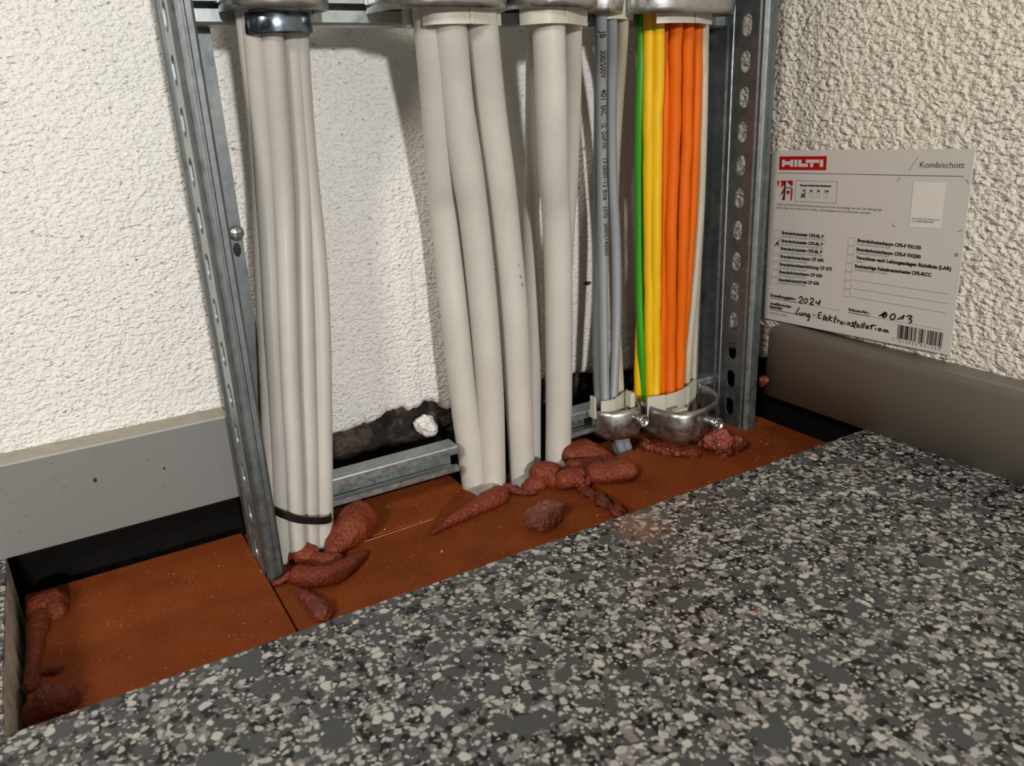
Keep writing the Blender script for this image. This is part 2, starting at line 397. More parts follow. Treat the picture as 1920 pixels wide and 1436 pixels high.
pr = post('steel_post', XR, -.125, -.046, -1, -.0995, slR, .0175, .045, 'galvanised slotted steel post right of the coloured cables, in the corner beside the white label', [])
for px, py in ((1325, 88), (1308, 562)):
    bm = bmesh.new(); c_ = aty(px, py, -.0478); bmesh.ops.create_icosphere(bm, subdivisions=3, radius=.0032, matrix=Matrix.Translation(c_) @ Matrix.Diagonal((1, .25, 1.9, 1)))
    obj('flange_hole', bm, M['hole'], pr)

# ------------------------------------------------------------------ C rails
def rail(x0, x1, zb_, zt, yf, yb_, label, lip=.0088):
    bm = bmesh.new(); th = .0022; r = .002
    # cross-section (y, z) open to the front with two lips
    sec = [(yf+.006, zt-lip), (yf, zt-lip), (yf, zt-r), (yf+r*.3, zt-r*.3), (yf+r, zt), (yb_-r, zt), (yb_, zt-r), (yb_, zb_+r), (yb_-r, zb_), (yf+r, zb_), (yf, zb_+r), (yf, zb_+lip*.8), (yf+.006, zb_+lip*.8)]
    n = len(sec); inn = []
    for i in range(n):
        a = Vector(sec[max(i-1, 0)]); b = Vector(sec[min(i+1, n-1)]); tt = (b-a).normalized(); q = Vector((tt.y, -tt.x))
        inn.append((sec[i][0]+q.x*th, sec[i][1]+q.y*th))
    L = []
    for x in (x0, x1): L.append(([bm.verts.new((x, *p)) for p in sec], [bm.verts.new((x, *p)) for p in inn]))
    for i in range(n-1):
        bm.faces.new((L[0][0][i], L[1][0][i], L[1][0][i+1], L[0][0][i+1])); bm.faces.new((L[0][1][i], L[0][1][i+1], L[1][1][i+1], L[1][1][i]))
        for (O, I) in L: bm.faces.new((O[i], O[i+1], I[i+1], I[i]))
    for i in (0, n-1): bm.faces.new((L[0][0][i], L[0][1][i], L[1][1][i], L[1][0][i]))
    o = obj('mounting_rail', bm, M['galv_rail'], smooth=False)
    return tag(o, label, 'rail', 'horizontal C rails of the cable ladder')
RY = -.070
rail(XL+.006, -.398, -.0158, .0133, RY, -.048, 'short open steel C rail near the floor right of the light grey cable bundle')
rail(-.262, XR-.0012, -.0158, .0133, RY, -.048, 'steel C rail behind the two lower clamps, meeting the right post')
rail(XL+.006, XR-.0012, .3930, .4220, RY, -.048, 'long steel C rail across the top carrying the upper clamps', lip=.0132)

# ------------------------------------------------------------------ cables
CABLES = {}
def cable(name, pts, r, mtl, label, cat='cable', group=None, bottom=-.062, wob=0, bx=None, seed=0):
    q = catmull([(px, py, y*4000) for px, py, y in pts], 8); ys_ = [v.z/4000 for v in q]
    for _ in range(60): ys_ = [ys_[0]]+[(ys_[k-1]+2*ys_[k]+ys_[k+1])/4 for k in range(1, len(ys_)-1)]+[ys_[-1]]
    w_ = [aty(v.x, v.y, y) for v, y in zip(q, ys_)]
    t_ = (w_[0]-w_[3]).normalized(); t_ = (t_+Vector((0, 0, 1))*.6).normalized()
    top = []; p_ = w_[0].copy(); k = 0
    while p_.z < .78:
        d_ = t_.lerp(Vector((0, 0, 1)), min(1, k/6)).normalized(); p_ = p_+d_*.008; top.insert(0, p_.copy()); k += 1
    e_ = w_[-1]; d_ = (e_-w_[-3]).normalized(); bot = []
    if e_.z > bottom+.006:
        tgt = Vector((e_.x+d_.x*.02 if bx is None else e_.x*.25+bx*.75, e_.y+(.004 if bx is None else .014), bottom)); L_ = (tgt-e_).length
        for k in range(1, 9):
            u = k/8; c_ = e_+d_*L_*.45; bot.append(e_*(1-u)**2+c_*2*u*(1-u)+tgt*u*u)
    path = top+w_+bot
    for _ in range(3): path = [path[0]]+[(path[k-1]+path[k]*2+path[k+1])/4 for k in range(1, len(path)-1)]+[path[-1]]
    if wob:
        for i, p in enumerate(path): p.x += wob*noise.noise(Vector((p.z*34, seed, 0))); p.y += wob*.6*noise.noise(Vector((p.z*30, seed, 5)))
    bm = bmesh.new(); tube(bm, path, r, 22)
    o = obj(name, bm, mtl); tag(o, label, cat, group)
    CABLES[label] = (path, r); return o
G1 = 'light grey cables of the left bundle'
ya, yb_ = -.088, -.079
cable('power_cable', [(466, 65, -0.085), (480, 220, -0.068), (489, 350, -0.053), (492, 460, -0.053), (499, 600, -0.062), (505, 730, -0.065), (509, 870, -0.076), (514, 960, -0.077), (520, 1010, -0.078)], 0.0078, M['grey'], 'light grey cable at the far left of the left bundle, partly behind the post', group=G1)
cable('power_cable', [(476, 65, -0.091), (489, 220, -0.076), (497, 350, -0.061), (504, 460, -0.061), (511, 600, -0.070), (519, 730, -0.072), (526, 870, -0.082), (529, 960, -0.083), (533, 1010, -0.084)], 0.0078, M['grey'], 'light grey cable second from the left post in the left bundle', group=G1)
cable('power_cable', [(510, 65, -0.096), (522, 220, -0.082), (531, 350, -0.068), (535, 460, -0.068), (539, 600, -0.077), (543, 730, -0.077), (551, 870, -0.087), (554, 960, -0.088), (557, 1020, -0.089)], 0.0082, M['grey'], 'foremost light grey cable in the middle of the left bundle', group=G1)
cable('power_cable', [(546, 65, -0.091), (555, 220, -0.076), (565, 350, -0.061), (568, 460, -0.061), (571, 600, -0.070), (575, 730, -0.072), (580, 870, -0.082), (581, 960, -0.083), (584, 1020, -0.084)], 0.0078, M['grey'], 'light grey cable right of the foremost one in the left bundle', group=G1)
cable('power_cable', [(553, 65, -0.083), (566, 220, -0.066), (578, 350, -0.050), (588, 460, -0.050), (594, 600, -0.059), (592, 730, -0.063), (594, 870, -0.074), (594, 960, -0.075), (592, 1020, -0.076)], 0.0074, M['cream'], 'light grey cable mostly hidden behind the right side of the left bundle', group=G1)
cable('power_cable', [(558, 65, -0.090), (569, 220, -0.074), (581, 350, -0.059), (593, 460, -0.059), (602, 600, -0.069), (605, 730, -0.071), (607, 870, -0.081), (608, 960, -0.082), (606, 1020, -0.083)], 0.0080, M['grey'], 'rightmost light grey cable of the left bundle with a scratch near the black tie', group=G1)
G2 = 'thick grey cables of the middle bundle'
cable('thick_cable', [(809, 60, -0.100), (820, 200, -0.077), (828, 330, -0.054), (834, 400, -0.041), (846, 520, -0.043), (858, 640, -0.049), (871, 760, -0.044), (887, 880, -0.054), (894, 925, -0.056)], 0.0139, M['grey_dirty'], 'leftmost thick grey cable of the middle bundle, bending down to the foam', group=G2)
cable('thick_cable', [(844, 60, -0.111), (858, 200, -0.085), (877, 330, -0.080), (888, 400, -0.068), (901, 520, -0.063), (912, 640, -0.068), (920, 760, -0.056), (923, 880, -0.064), (923, 915, -0.067)], 0.0139, M['grey_dirty'], 'second thick grey cable from the left in the middle bundle, with a small dark nick', group=G2)
cable('thick_cable', [(903, 60, -0.111), (919, 200, -0.085), (937, 330, -0.080), (945, 400, -0.068), (958, 520, -0.063), (967, 640, -0.068), (973, 760, -0.056), (979, 880, -0.064), (981, 905, -0.066)], 0.0139, M['grey_dirty'], 'third thick grey cable from the left, with a dark smudge halfway down', group=G2)
cable('thick_cable', [(1004, 60, -0.077), (1001, 200, -0.054), (999, 330, -0.035), (996, 400, -0.034), (998, 520, -0.030), (1001, 640, -0.036), (1000, 760, -0.036), (1000, 880, -0.048)], 0.0082, M['grey_dirty'], 'narrower grey cable in the gap between the third and the last thick cable', group=G2)
cable('thick_cable', [(1029, 60, -0.110), (1034, 200, -0.108), (1038, 330, -0.088), (1043, 400, -0.075), (1047, 520, -0.068), (1048, 640, -0.068), (1048, 760, -0.054), (1046, 880, -0.060)], 0.0141, M['grey_dirty'], 'rightmost thick grey cable, standing straight left of the thin blue grey cables', group=G2)
cable('thick_cable', [(1073, 60, -0.087), (1072, 200, -0.063), (1068, 330, -0.046), (1063, 400, -0.045), (1057, 520, -0.041), (1052, 640, -0.046), (1048, 760, -0.040), (1046, 860, -0.045)], 0.0089, M['grey_dirty'], 'narrow grey cable partly hidden behind the rightmost thick cable', group=G2)
G3 = 'thin blue grey cables'
LB = 'thin blue grey cable with black lettering printed down its length'
cable('thin_cable', [(1124, 60, -0.070), (1121, 330, -0.032), (1120, 460, -0.032), (1119, 600, -0.038), (1121, 720, -0.058), (1125, 760, -0.060), (1148, 815, -0.063), (1160, 850, -0.064)], 0.0047, M['bluegrey'], 'thin blue grey cable at the left edge of its bundle, behind the lettered one', group=G3)
cable('thin_cable', [(1128, 60, -0.084), (1128, 200, -0.058), (1129, 330, -0.051), (1130.5, 460, -0.051), (1132, 600, -0.057), (1134, 720, -0.074), (1137, 765, -0.076), (1155, 815, -0.077), (1168, 850, -0.078)], 0.0051, M['bluegrey'], LB, group=G3)
cable('thin_cable', [(1147, 60, -0.082), (1146, 200, -0.055), (1148, 330, -0.049), (1155, 460, -0.049), (1156, 600, -0.054), (1151, 720, -0.071), (1151, 765, -0.074), (1168, 815, -0.075), (1180, 850, -0.076)], 0.0053, M['bluegrey'], 'thin blue grey cable without lettering between the lettered one and the cream one', group=G3)
cable('thin_cable', [(1167, 60, -0.074), (1163, 130, -0.048), (1158, 200, -0.046), (1151, 330, -0.038), (1150, 460, -0.038), (1154, 600, -0.043), (1160, 720, -0.063), (1163, 765, -0.066), (1170, 812, -0.067)], 0.0058, M['cream'], 'thin cream cable tucked behind the right blue grey cable', group='thin cream cables')
G4 = 'orange cables of the right bundle'
cable('thin_cable', [(1204, 60, -0.073), (1201, 150, -0.072), (1198, 260, -0.073), (1198, 400, -0.059), (1199, 560, -0.065), (1203, 660, -0.074), (1206, 730, -0.069), (1210, 765, -0.071)], 0.0043, M['green'], 'bright green cable at the left edge of the coloured bundle', bx=-.13, bottom=-.034)
cable('thin_cable', [(1215, 60, -0.080), (1212, 260, -0.065), (1210, 400, -0.051), (1204, 560, -0.057), (1198, 660, -0.066), (1197, 730, -0.069), (1199, 765, -0.065)], 0.0049, M['yellow'], 'yellow cable running behind the bright green one', group='yellow cables', wob=.0008, seed=3, bx=-.13, bottom=-.034)
cable('thin_cable', [(1217, 60, -0.081), (1216, 150, -0.076), (1215, 260, -0.082), (1216, 400, -0.070), (1217, 560, -0.076), (1218, 660, -0.076), (1219, 735, -0.078), (1220, 770, -0.079)], 0.0055, M['yellow'], 'yellow cable beside the bright green one, wavy along its edge', group='yellow cables', wob=.0010, seed=5, bx=-.13, bottom=-.034)
cable('thin_cable', [(1235, 60, -0.087), (1234, 150, -0.082), (1231, 260, -0.082), (1230, 400, -0.078), (1229, 560, -0.082), (1229, 660, -0.070), (1229, 735, -0.084), (1229, 770, -0.085)], 0.0059, M['yellow'], 'yellow cable touching the first orange cable', group='yellow cables', wob=.0010, seed=8, bx=-.13, bottom=-.034)
cable('thin_cable', [(1249, 60, -0.081), (1247, 150, -0.076), (1244, 260, -0.082), (1243, 400, -0.070), (1241, 560, -0.076), (1240, 660, -0.076), (1240, 735, -0.078), (1240, 770, -0.079)], 0.0059, M['orange'], 'orange cable beside the yellow ones, partly behind its orange neighbour', group=G4, wob=.0010, seed=11, bx=-.13, bottom=-.034)
cable('thin_cable', [(1267, 60, -0.091), (1265, 150, -0.086), (1264, 260, -0.082), (1258, 400, -0.082), (1257, 560, -0.082), (1256, 660, -0.074), (1256, 735, -0.088), (1256, 770, -0.089)], 0.0065, M['orange'], 'foremost orange cable in the middle of the coloured bundle', group=G4, wob=.0012, seed=14, bx=-.13, bottom=-.034)
cable('thin_cable', [(1289, 60, -0.090), (1287, 150, -0.085), (1286, 260, -0.082), (1281, 400, -0.082), (1277, 560, -0.082), (1274, 660, -0.073), (1273, 735, -0.087), (1273, 770, -0.088)], 0.0065, M['orange'], 'orange cable right of the foremost orange one, with a dark gap between them', group=G4, wob=.0012, seed=17, bx=-.13, bottom=-.034)
cable('thin_cable', [(1306, 60, -0.083), (1305, 150, -0.078), (1302, 260, -0.082), (1296, 400, -0.073), (1285, 560, -0.078), (1275, 660, -0.076), (1272, 735, -0.080), (1272, 770, -0.081)], 0.0063, M['orange'], 'orange cable next to the cream cable, slipping behind its neighbour lower down', group=G4, wob=.0010, seed=20, bx=-.13, bottom=-.034)
cable('thin_cable', [(1319, 60, -0.079), (1318, 150, -0.078), (1316, 260, -0.081), (1311, 400, -0.068), (1298, 560, -0.073), (1289, 660, -0.076), (1285, 735, -0.076), (1285, 770, -0.077)], 0.0055, M['cream'], 'thin cream cable right of the orange cables', group='thin cream cables', bx=-.13, bottom=-.034)
cable('thin_cable', [(1317, 60, -0.084), (1316, 260, -0.070), (1312, 400, -0.057), (1303, 560, -0.062), (1299, 660, -0.071), (1297, 735, -0.068), (1296, 770, -0.069)], 0.0053, M['cream'], 'thin cream cable at the far right of the coloured bundle, visible near the lower clamp', group='thin cream cables', bx=-.13, bottom=-.034)

# text helpers
def text_bm(s, ysc=1.0, bold=0.0):
    cu = bpy.data.curves.new('t', 'FONT'); cu.body = s; cu.size = 1; cu.offset = bold; cu.resolution_u = 3
    o = bpy.data.objects.new('t', cu); COL.objects.link(o)
    bpy.context.view_layer.update()
    me = bpy.data.meshes.new_from_object(o.evaluated_get(bpy.context.evaluated_depsgraph_get()))
    COL.objects.unlink(o); bpy.data.objects.remove(o)
    vs_ = [v.co.copy() for v in me.vertices]; fs = [tuple(p.vertices) for p in me.polygons]
    bpy.data.meshes.remove(me); return vs_, fs
# lettering printed along the cable
path, rr = CABLES[LB]
def fine_text(s):
    vs_, fs = text_bm(s, bold=.015); b = bmesh.new(); V = [b.verts.new(v) for v in vs_]
    for f in fs:
        try: b.faces.new([V[i] for i in f])
        except ValueError: pass
    bmesh.ops.triangulate(b, faces=b.faces[:])
    for _ in range(3):
        L = [e for e in b.edges if e.calc_length() > .14]
        if not L: break
        bmesh.ops.subdivide_edges(b, edges=L, cuts=1); bmesh.ops.triangulate(b, faces=b.faces[:])
    b.verts.index_update(); r = [v.co.copy() for v in b.verts], [tuple(v.index for v in f.verts) for f in b.faces]
    b.free(); return r
def on_cable(px0, px1, s):
    """lay the string down the cable between two heights (in z)"""
    vs_, fs = fine_text(s); x0 = min(v.x for v in vs_); x1 = max(v.x for v in vs_)
    z0 = aty(1128, px0, -.050).z; z1 = aty(1128, px1, -.050).z
    out = []
    for v in vs_:
        z = z0+(z1-z0)*(v.x-x0)/(x1-x0)
        i = min(range(len(path)-1), key=lambda k: abs((path[k].z+path[k+1].z)/2-z))
        a, b = path[i], path[i+1]; t_ = (z-a.z)/(b.z-a.z) if abs(b.z-a.z) > 1e-9 else 0
        c_ = a.lerp(b, t_); twist = -4+38*(.40-z)/.22
        ang = math.radians(-90-18+twist) + (v.y-.35)*.0080/rr
        tg = (b-a).normalized(); dv = Vector((math.cos(ang), math.sin(ang), 0)); dv = (dv-tg*dv.dot(tg)).normalized()
        out.append(c_+dv*(rr+.00015))
    return out, fs
bm = bmesh.new()
for p0, p1, s in ((62, 74, 'JB'), (95, 145, '300/500V'), (165, 184, '401'), (195, 213, 'EAC'), (228, 237, 'CE'), (245, 279, 'DoP-Nr.'), (295, 350, '17-0001-12'), (355, 374, 'Eca'), (385, 408, '23/02'), (418, 478, 'S00/C143503')):
    vs_, fs = on_cable(p0, p1, s); V = [bm.verts.new(v) for v in vs_]
    for f in fs:
        try: bm.faces.new([V[i] for i in f])
        except ValueError: pass
obj('printed_lettering', bm, M['ink'], [o for o in COL.objects if o.get('label') == LB][0], smooth=False)
# marks on cables
def mark(lbl, px, py, w_, h_, mtl, name, ang=0):
    path, r = CABLES[lbl]
    # surface point towards the camera
    d = ray(px, py).normalized(); best = None
    for k in range(len(path)-1):
        for s in range(6):
            c_ = path[k].lerp(path[k+1], s/6); t_ = (c_-CAM).dot(d); q = CAM+d*t_; e = (q-c_).length
            if best is None or e < best[0]: best = (e, c_, q, d)
    e, c_, q, d = best
    off = (q-c_); dep = math.sqrt(max(0, r*r-min(e, r)**2)); hit = q-d*dep
    nrm = (hit-c_).normalized(); side = Vector((0, 0, 1)).cross(nrm).normalized(); up = nrm.cross(side)
    bm = bmesh.new(); vv = []
    N = 20; cv = bm.verts.new(hit+nrm*.00025)
    for k in range(N):
        a = 2*math.pi*k/N; rn = 1+.3*noise.noise(Vector((math.cos(a)*2, math.sin(a)*2, px)))
        u, v = math.cos(a)*w_*rn, math.sin(a)*h_*rn; u, v = u*math.cos(ang)-v*math.sin(ang), u*math.sin(ang)+v*math.cos(ang)
        p = hit+side*u+up*v
        # press onto the cylinder
        h2 = p-c_; h2 -= up*h2.dot(up); p = p + h2.normalized()*(r+.0001-h2.length)
        vv.append(bm.verts.new(p))
    for k in range(N): bm.faces.new((cv, vv[k], vv[(k+1) % N]))
    o = obj(name, bm, mtl, [o for o in COL.objects if o.get('label') == lbl][0])
M['smudge'] = mat('smudge', (.24, .23, .20), .7)
L3 = 'third thick grey cable from the left, with a dark smudge halfway down'
for a in ((971, 494, .0008, .0035), (975, 515, .0012, .0045), (979, 532, .0016, .0032)): mark(L3, *a, M['smudge'], 'smudge', .25)
L2 = 'second thick grey cable from the left in the middle bundle, with a small dark nick'
mark(L2, 922, 646, .0008, .0011, M['hole'], 'nick'); mark(L2, 931, 763, .0008, .0006, M['smudge'], 'nick')
LE = 'rightmost light grey cable of the left bundle with a scratch near the black tie'
mark(LE, 600, 935, .0004, .0045, M['smudge'], 'scratch', -.5)

# cable tie round the left bundle
root = [(524,955),(545,972),(575,979),(603,979),(622,972)]
pts = [aty(525, 958, -.096)+Vector((-.004, .004, 0)), aty(530, 964, -.100), aty(552, 972, -.1025), aty(580, 976, -.101), aty(606, 976, -.0995), aty(619, 972, -.093)]
back = [pts[-1]+Vector((.002, .012, 0)), pts[-1]+Vector((-.010, .020, 0)), pts[0]+Vector((.004, .020, 0)), pts[0]+Vector((-.004, .010, 0))]
lp = catmull(pts+back+[pts[0]], 8); bm = bmesh.new(); Rg = []
cen = sum(lp, Vector())/len(lp)
for p in lp:
    o_ = Vector((p.x-cen.x, p.y-cen.y, 0)).normalized()
    Rg.append([bm.verts.new(p+o_*a+Vector((0, 0, b))) for a, b in ((0, -.0037), (.0011, -.0034), (.0011, .0034), (0, .0037))])
for a, b in zip(Rg, Rg[1:]):
    for k in range(4): bm.faces.new((a[k], a[(k+1) % 4], b[(k+1) % 4], b[k]))
tag(obj('cable_tie', bm, M['tie'], smooth=False), 'black plastic tie strapped round the foot of the left cable bundle', 'cable tie')

# ------------------------------------------------------------------ clamps
def screw(root, c_, L=.014, hr=.0048, sr=.0028):
    bm = bmesh.new(); c_ = Vector(c_)
    cyl(bm, c_+Vector((0, .004, 0)), c_+Vector((0, -L, 0)), sr, 18); obj('screw_shaft', bm, M['clamp'], root)
    bm = bmesh.new(); rgs = []
    for yy, rd in ((-L+.0005, sr*.9), (-L+.0005, hr*.72), (-L-.0008, hr), (-L-.0034, hr), (-L-.0042, hr*.93), (-L-.0042, hr*.76), (-L-.0028, hr*.66)):
        rgs.append([bm.verts.new(c_+Vector((math.cos(2*math.pi*k/28)*rd, yy, math.sin(2*math.pi*k/28)*rd))) for k in range(28)])
    for a, b in zip(rgs, rgs[1:]):
        for k in range(28): bm.faces.new((a[k], a[(k+1) % 28], b[(k+1) % 28], b[k]))
    bm.faces.new(rgs[0]); bm.faces.new(rgs[-1])
    q = c_+Vector((0, -L-.0031, 0)); s = hr*.62
    for ang in (.5, .5+math.pi/2):
        u = Vector((math.cos(ang), 0, math.sin(ang))); w2 = Vector((-u.z, 0, u.x))
        V = [bm.verts.new(q+u*a+w2*b+Vector((0, d_, 0))) for d_ in (0, .0012) for a, b in ((-s, -.0006), (s, -.0006), (s, .0006), (-s, .0006))]
        for f in ((0,1,2,3),(4,7,6,5),(0,4,5,1),(1,5,6,2),(2,6,7,3),(3,7,4,0)): bm.faces.new([V[i] for i in f])
    obj('screw_head', bm, M['clamp'], root)
def strap_mesh(plan, z0, z1, th=.0022, bulge=.002):
    P = catmull([(x, y, 0) for x, y in plan], 8); bm = bmesh.new(); n = len(P); cols = []
    cx = sum(p.x for p in P)/n
    for i, p in enumerate(P):
        t_ = (P[min(i+1, n-1)]-P[max(i-1, 0)]).normalized(); nr = Vector((t_.y, -t_.x, 0))
        f = math.sin(math.pi*i/(n-1)); d0 = -.004*f*(1 if z0 < .1 else .6)
        ring = []
        for side in (0, 1):
            ks = range(7) if side == 0 else range(6, -1, -1)
            for k in ks:
                v = k/6; b = bulge*math.sin(math.pi*v)*f
                ring.append(bm.verts.new(p+nr*(b+(th if side == 0 else 0))+Vector((0, 0, (z0+d0)*(1-v)+z1*v))))
        cols.append(ring)
    m_ = len(cols[0])
    for a, b in zip(cols, cols[1:]):
        for k in range(m_): bm.faces.new((a[k], a[(k+1) % m_], b[(k+1) % m_], b[k]))
    bm.faces.new(cols[0]); bm.faces.new(cols[-1][::-1]); return bm
def liner_mesh(plan, z0, z1, th=.0018, ribs=()):
    bm = bmesh.new(); P = catmull([(x, y, 0) for x, y in plan], 8)
    pp = [(p.x, p.y) for p in P]; profile(bm, pp, z0, z1, -th)
    n = len(P)
    for fr in ribs:
        i = int(fr*(n-1)); p = P[i]; t_ = (P[min(i+1, n-1)]-P[max(i-1, 0)]).normalized(); nr = Vector((t_.y, -t_.x, 0)); 
        V = []
        for z in (z0, z1):
            for a, b in ((-.0013, 0), (.0013, 0), (.0013, .003), (-.0013, .003)): V.append(bm.verts.new(p+t_*a+nr*b+Vector((0, 0, z))))
        for f in ((0,3,2,1),(4,5,6,7),(0,1,5,4),(1,2,6,5),(2,3,7,6),(3,0,4,7)): bm.faces.new([V[k] for k in f])
    return bm
def clamp(label, plan, z0, z1, lin=None, lz=None, ribs=(), screws=(), hooks=True):
    xs_ = [p[0] for p in plan]; root = empty('cable_clamp', ((min(xs_)+max(xs_))/2, RY, (z0+z1)/2)); tag(root, label, 'clamp', 'saddle clamps on the C rails')
    obj('metal_strap', strap_mesh(plan, z0, z1), M['clamp'], root)
    for (x, y) in (plan[0], plan[-1]):
        bm = bmesh.new(); add_box(bm, (x-.004, RY-.0045, z0+.006), (x+.004, RY-.0008, z1-.004), .0006); obj('hook_foot', bm, M['clamp'], root, smooth=False)
    if lin: obj('plastic_liner', liner_mesh(lin, lz[0], lz[1], ribs=ribs), M['liner'], root, smooth=False)
    for s in screws: screw(root, *s)
    return root
def zpl(pts, z): return [tuple(atz(px, py, z)[:2]) for px, py in pts]
def ypl(pts): return [tuple(aty(px, py, y)[:2]) for px, py, y in pts]
# lower, coloured bundle
c1 = clamp('broad bright steel clamp with ivory liner holding the foot of the coloured bundle',
      [(-.166, RY-.001), (-.1715, -.082), (-.1725, -.104), (-.166, -.126), (-.147, -.134), (-.116, -.129), (-.094, -.113), (-.084, -.090), (-.0815, RY-.001)], -.021, .010,
      zpl([(1213,744),(1228,742),(1248,739),(1270,733),(1288,723),(1303,709)], .020), (-.006, .020), (.42, .80), [((*aty(1320, 784, -.128)[:],), .019, .0072, .0046)])
bm = bmesh.new()
a_ = atz(1265, 758, .014); add_box(bm, (a_.x-.002, a_.y-.006, .002), (a_.x+.014, a_.y+.002, .0085), .001); obj('pressure_tab', bm, M['liner'], c1, smooth=False)
bm = bmesh.new(); a_ = aty(1190, 740, -.085); add_box(bm, (a_.x-.008, a_.y-.004, a_.z-.014), (a_.x-.001, a_.y+.008, a_.z+.004), .0025); obj('liner_end', bm, M['liner'], c1, smooth=False)
c2 = clamp('small steel clamp holding the foot of the thin blue grey cables',
      [(-.232, RY-.001), (-.2305, -.078), (-.222, -.088), (-.205, -.0935), (-.190, -.092), (-.1835, -.083), (-.183, RY-.001)], -.0165, .0125,
      zpl([(1126,752),(1140,750),(1154,745),(1168,736),(1174,730)], .024), (.0, .024), (.45, .9), [((*aty(1184, 779, -.090)[:],), .018, .0068, .0036)])
bm = bmesh.new(); a_ = aty(1112, 760, -.086); add_box(bm, (a_.x-.001, a_.y-.004, a_.z-.014), (a_.x+.001, a_.y+.004, a_.z+.010)); obj('liner_end', bm, M['liner'], c2, smooth=False)
# upper clamps
def upper(label, xl, xr, yf, lin, z0=.3985, z1=.432, ribs=(), lz=(.3885, .425), screws=(), yl=None):
    w_ = xr-xl; ym = RY-(abs(yf-RY))*.55
    plan = [(xl, RY-.001), (xl-.001, ym), (xl+w_*.16, yf+.006), (xl+w_*.5, yf), (xl+w_*.84, yf+.006), (xr+.001, ym), (xr, RY-.001)]
    return clamp(label, plan, z0, z1, lin, lz, ribs, screws)
c3 = upper('upper steel clamp above the left light grey bundle, with a dark collar below it', -.562, -.494, -.120, None, z0=.401)
bm = bmesh.new(); cc = Vector((-.5285, -.0935, 0)); RR = .0242; n = 48; rg = []
for k in range(n):
    a = 2*math.pi*k/n; d_ = Vector((math.cos(a), math.sin(a)*.78, 0))
    rg.append([bm.verts.new(cc+d_*q+Vector((0, 0, z))) for q, z in ((RR-.0015, .3845), (RR, .3835), (RR+.0006, .3850), (RR+.0006, .3975), (RR-.0012, .400), (RR-.0022, .400))])
for k in range(n):
    a, b = rg[k], rg[(k+1) % n]
    for j in range(6): bm.faces.new((a[j], b[j], b[(j+1) % 6], a[(j+1) % 6]))
obj('steel_collar', bm, M['blued'], c3)
c4 = upper('upper steel clamp with ivory liner above the three thick grey cables', -.448, -.349, -.139, ypl([(796,48,-.114),(818,48,-.124),(865,45,-.1295),(908,41,-.127),(936,38,-.116)]), ribs=(.62,), z0=.4010, lz=(.3885, .420))
bm = bmesh.new(); a_ = aty(768, 50, -.088); add_box(bm, (a_.x-.004, a_.y-.004, a_.z-.001), (a_.x+.010, a_.y+.006, a_.z+.022), .002); obj('liner_end', bm, M['liner'], c4, smooth=False)
c5 = upper('upper steel clamp with ivory liner above the rightmost thick grey cable', -.335, -.260, -.137, ypl([(977,42,-.108),(1000,41,-.120),(1036,39,-.1285),(1070,40,-.124),(1098,44,-.106)]), ribs=(.66,), lz=(.3895, .420), z0=.4030)
c6 = upper('small upper clamp above the thin blue grey cables', -.249, -.209, -.098, ypl([(1120,23,-.078),(1135,24,-.087),(1152,24,-.090),(1168,24,-.088),(1184,23,-.078)]), ribs=(.72,), lz=(.3975, .420), z0=.4035)
c7 = upper('broad upper steel clamp with ivory liner above the coloured bundle', -.200, -.0835, -.122, ypl([(1230,45,-.104),(1256,46,-.109),(1285,46,-.111),(1310,48,-.108),(1331,51,-.098)]), ribs=(.68,), lz=(.3925, .420), z0=.4020)

# ------------------------------------------------------------------ foam blocks
def block(a, b, label, dz=0, bev=.0012, tilt=0):
    bm = bmesh.new(); add_box(bm, a, b, bev)
    o = obj('foam_block', bm, M['block'], smooth=False)
    tag(o, label, 'foam block', 'red brown fire stop blocks'); return o
BT = FZ-.05
block((HX+.004, FY-.006, BT), (-.6030, -.013, FZ+.0022), 'red brown foam block left of the left post')
block((-.6018, FY-.006, BT), (-.2800, -.0905, FZ), 'red brown foam block in front of the grey cables, with two seams round it')
block((-.6018, -.0897, BT), (-.384, -.015, FZ+.0006), 'red brown foam block under the short lower C rail')
block((-.3760, -.0897, BT), (-.2788, -.030, FZ-.010), 'recessed dark foam filling between the thick cable feet')
block((-.2775, FY-.006, BT), (-.012, -.090, FZ+.0060), 'red brown foam block below the coloured cables, reaching the right corner')
block((-.2775, -.0890, BT), (-.012, -.030, FZ-.006), 'dark rear foam block behind the right post and clamps')
bm = bmesh.new()
tube(bm, catmull([atz(596, 1038, FZ+.002), atz(680, 1016, FZ+.001), atz(760, 990, FZ+.0008), atz(815, 972, FZ+.0007)], 6), .0006, 8)
M['strand'] = mat('pale_foam_strand', (.34, .15, .07), .6)
tag(obj('seam_strand', bm, M['strand']), 'thin pale strand along the seam right of the left bundle', 'strand')

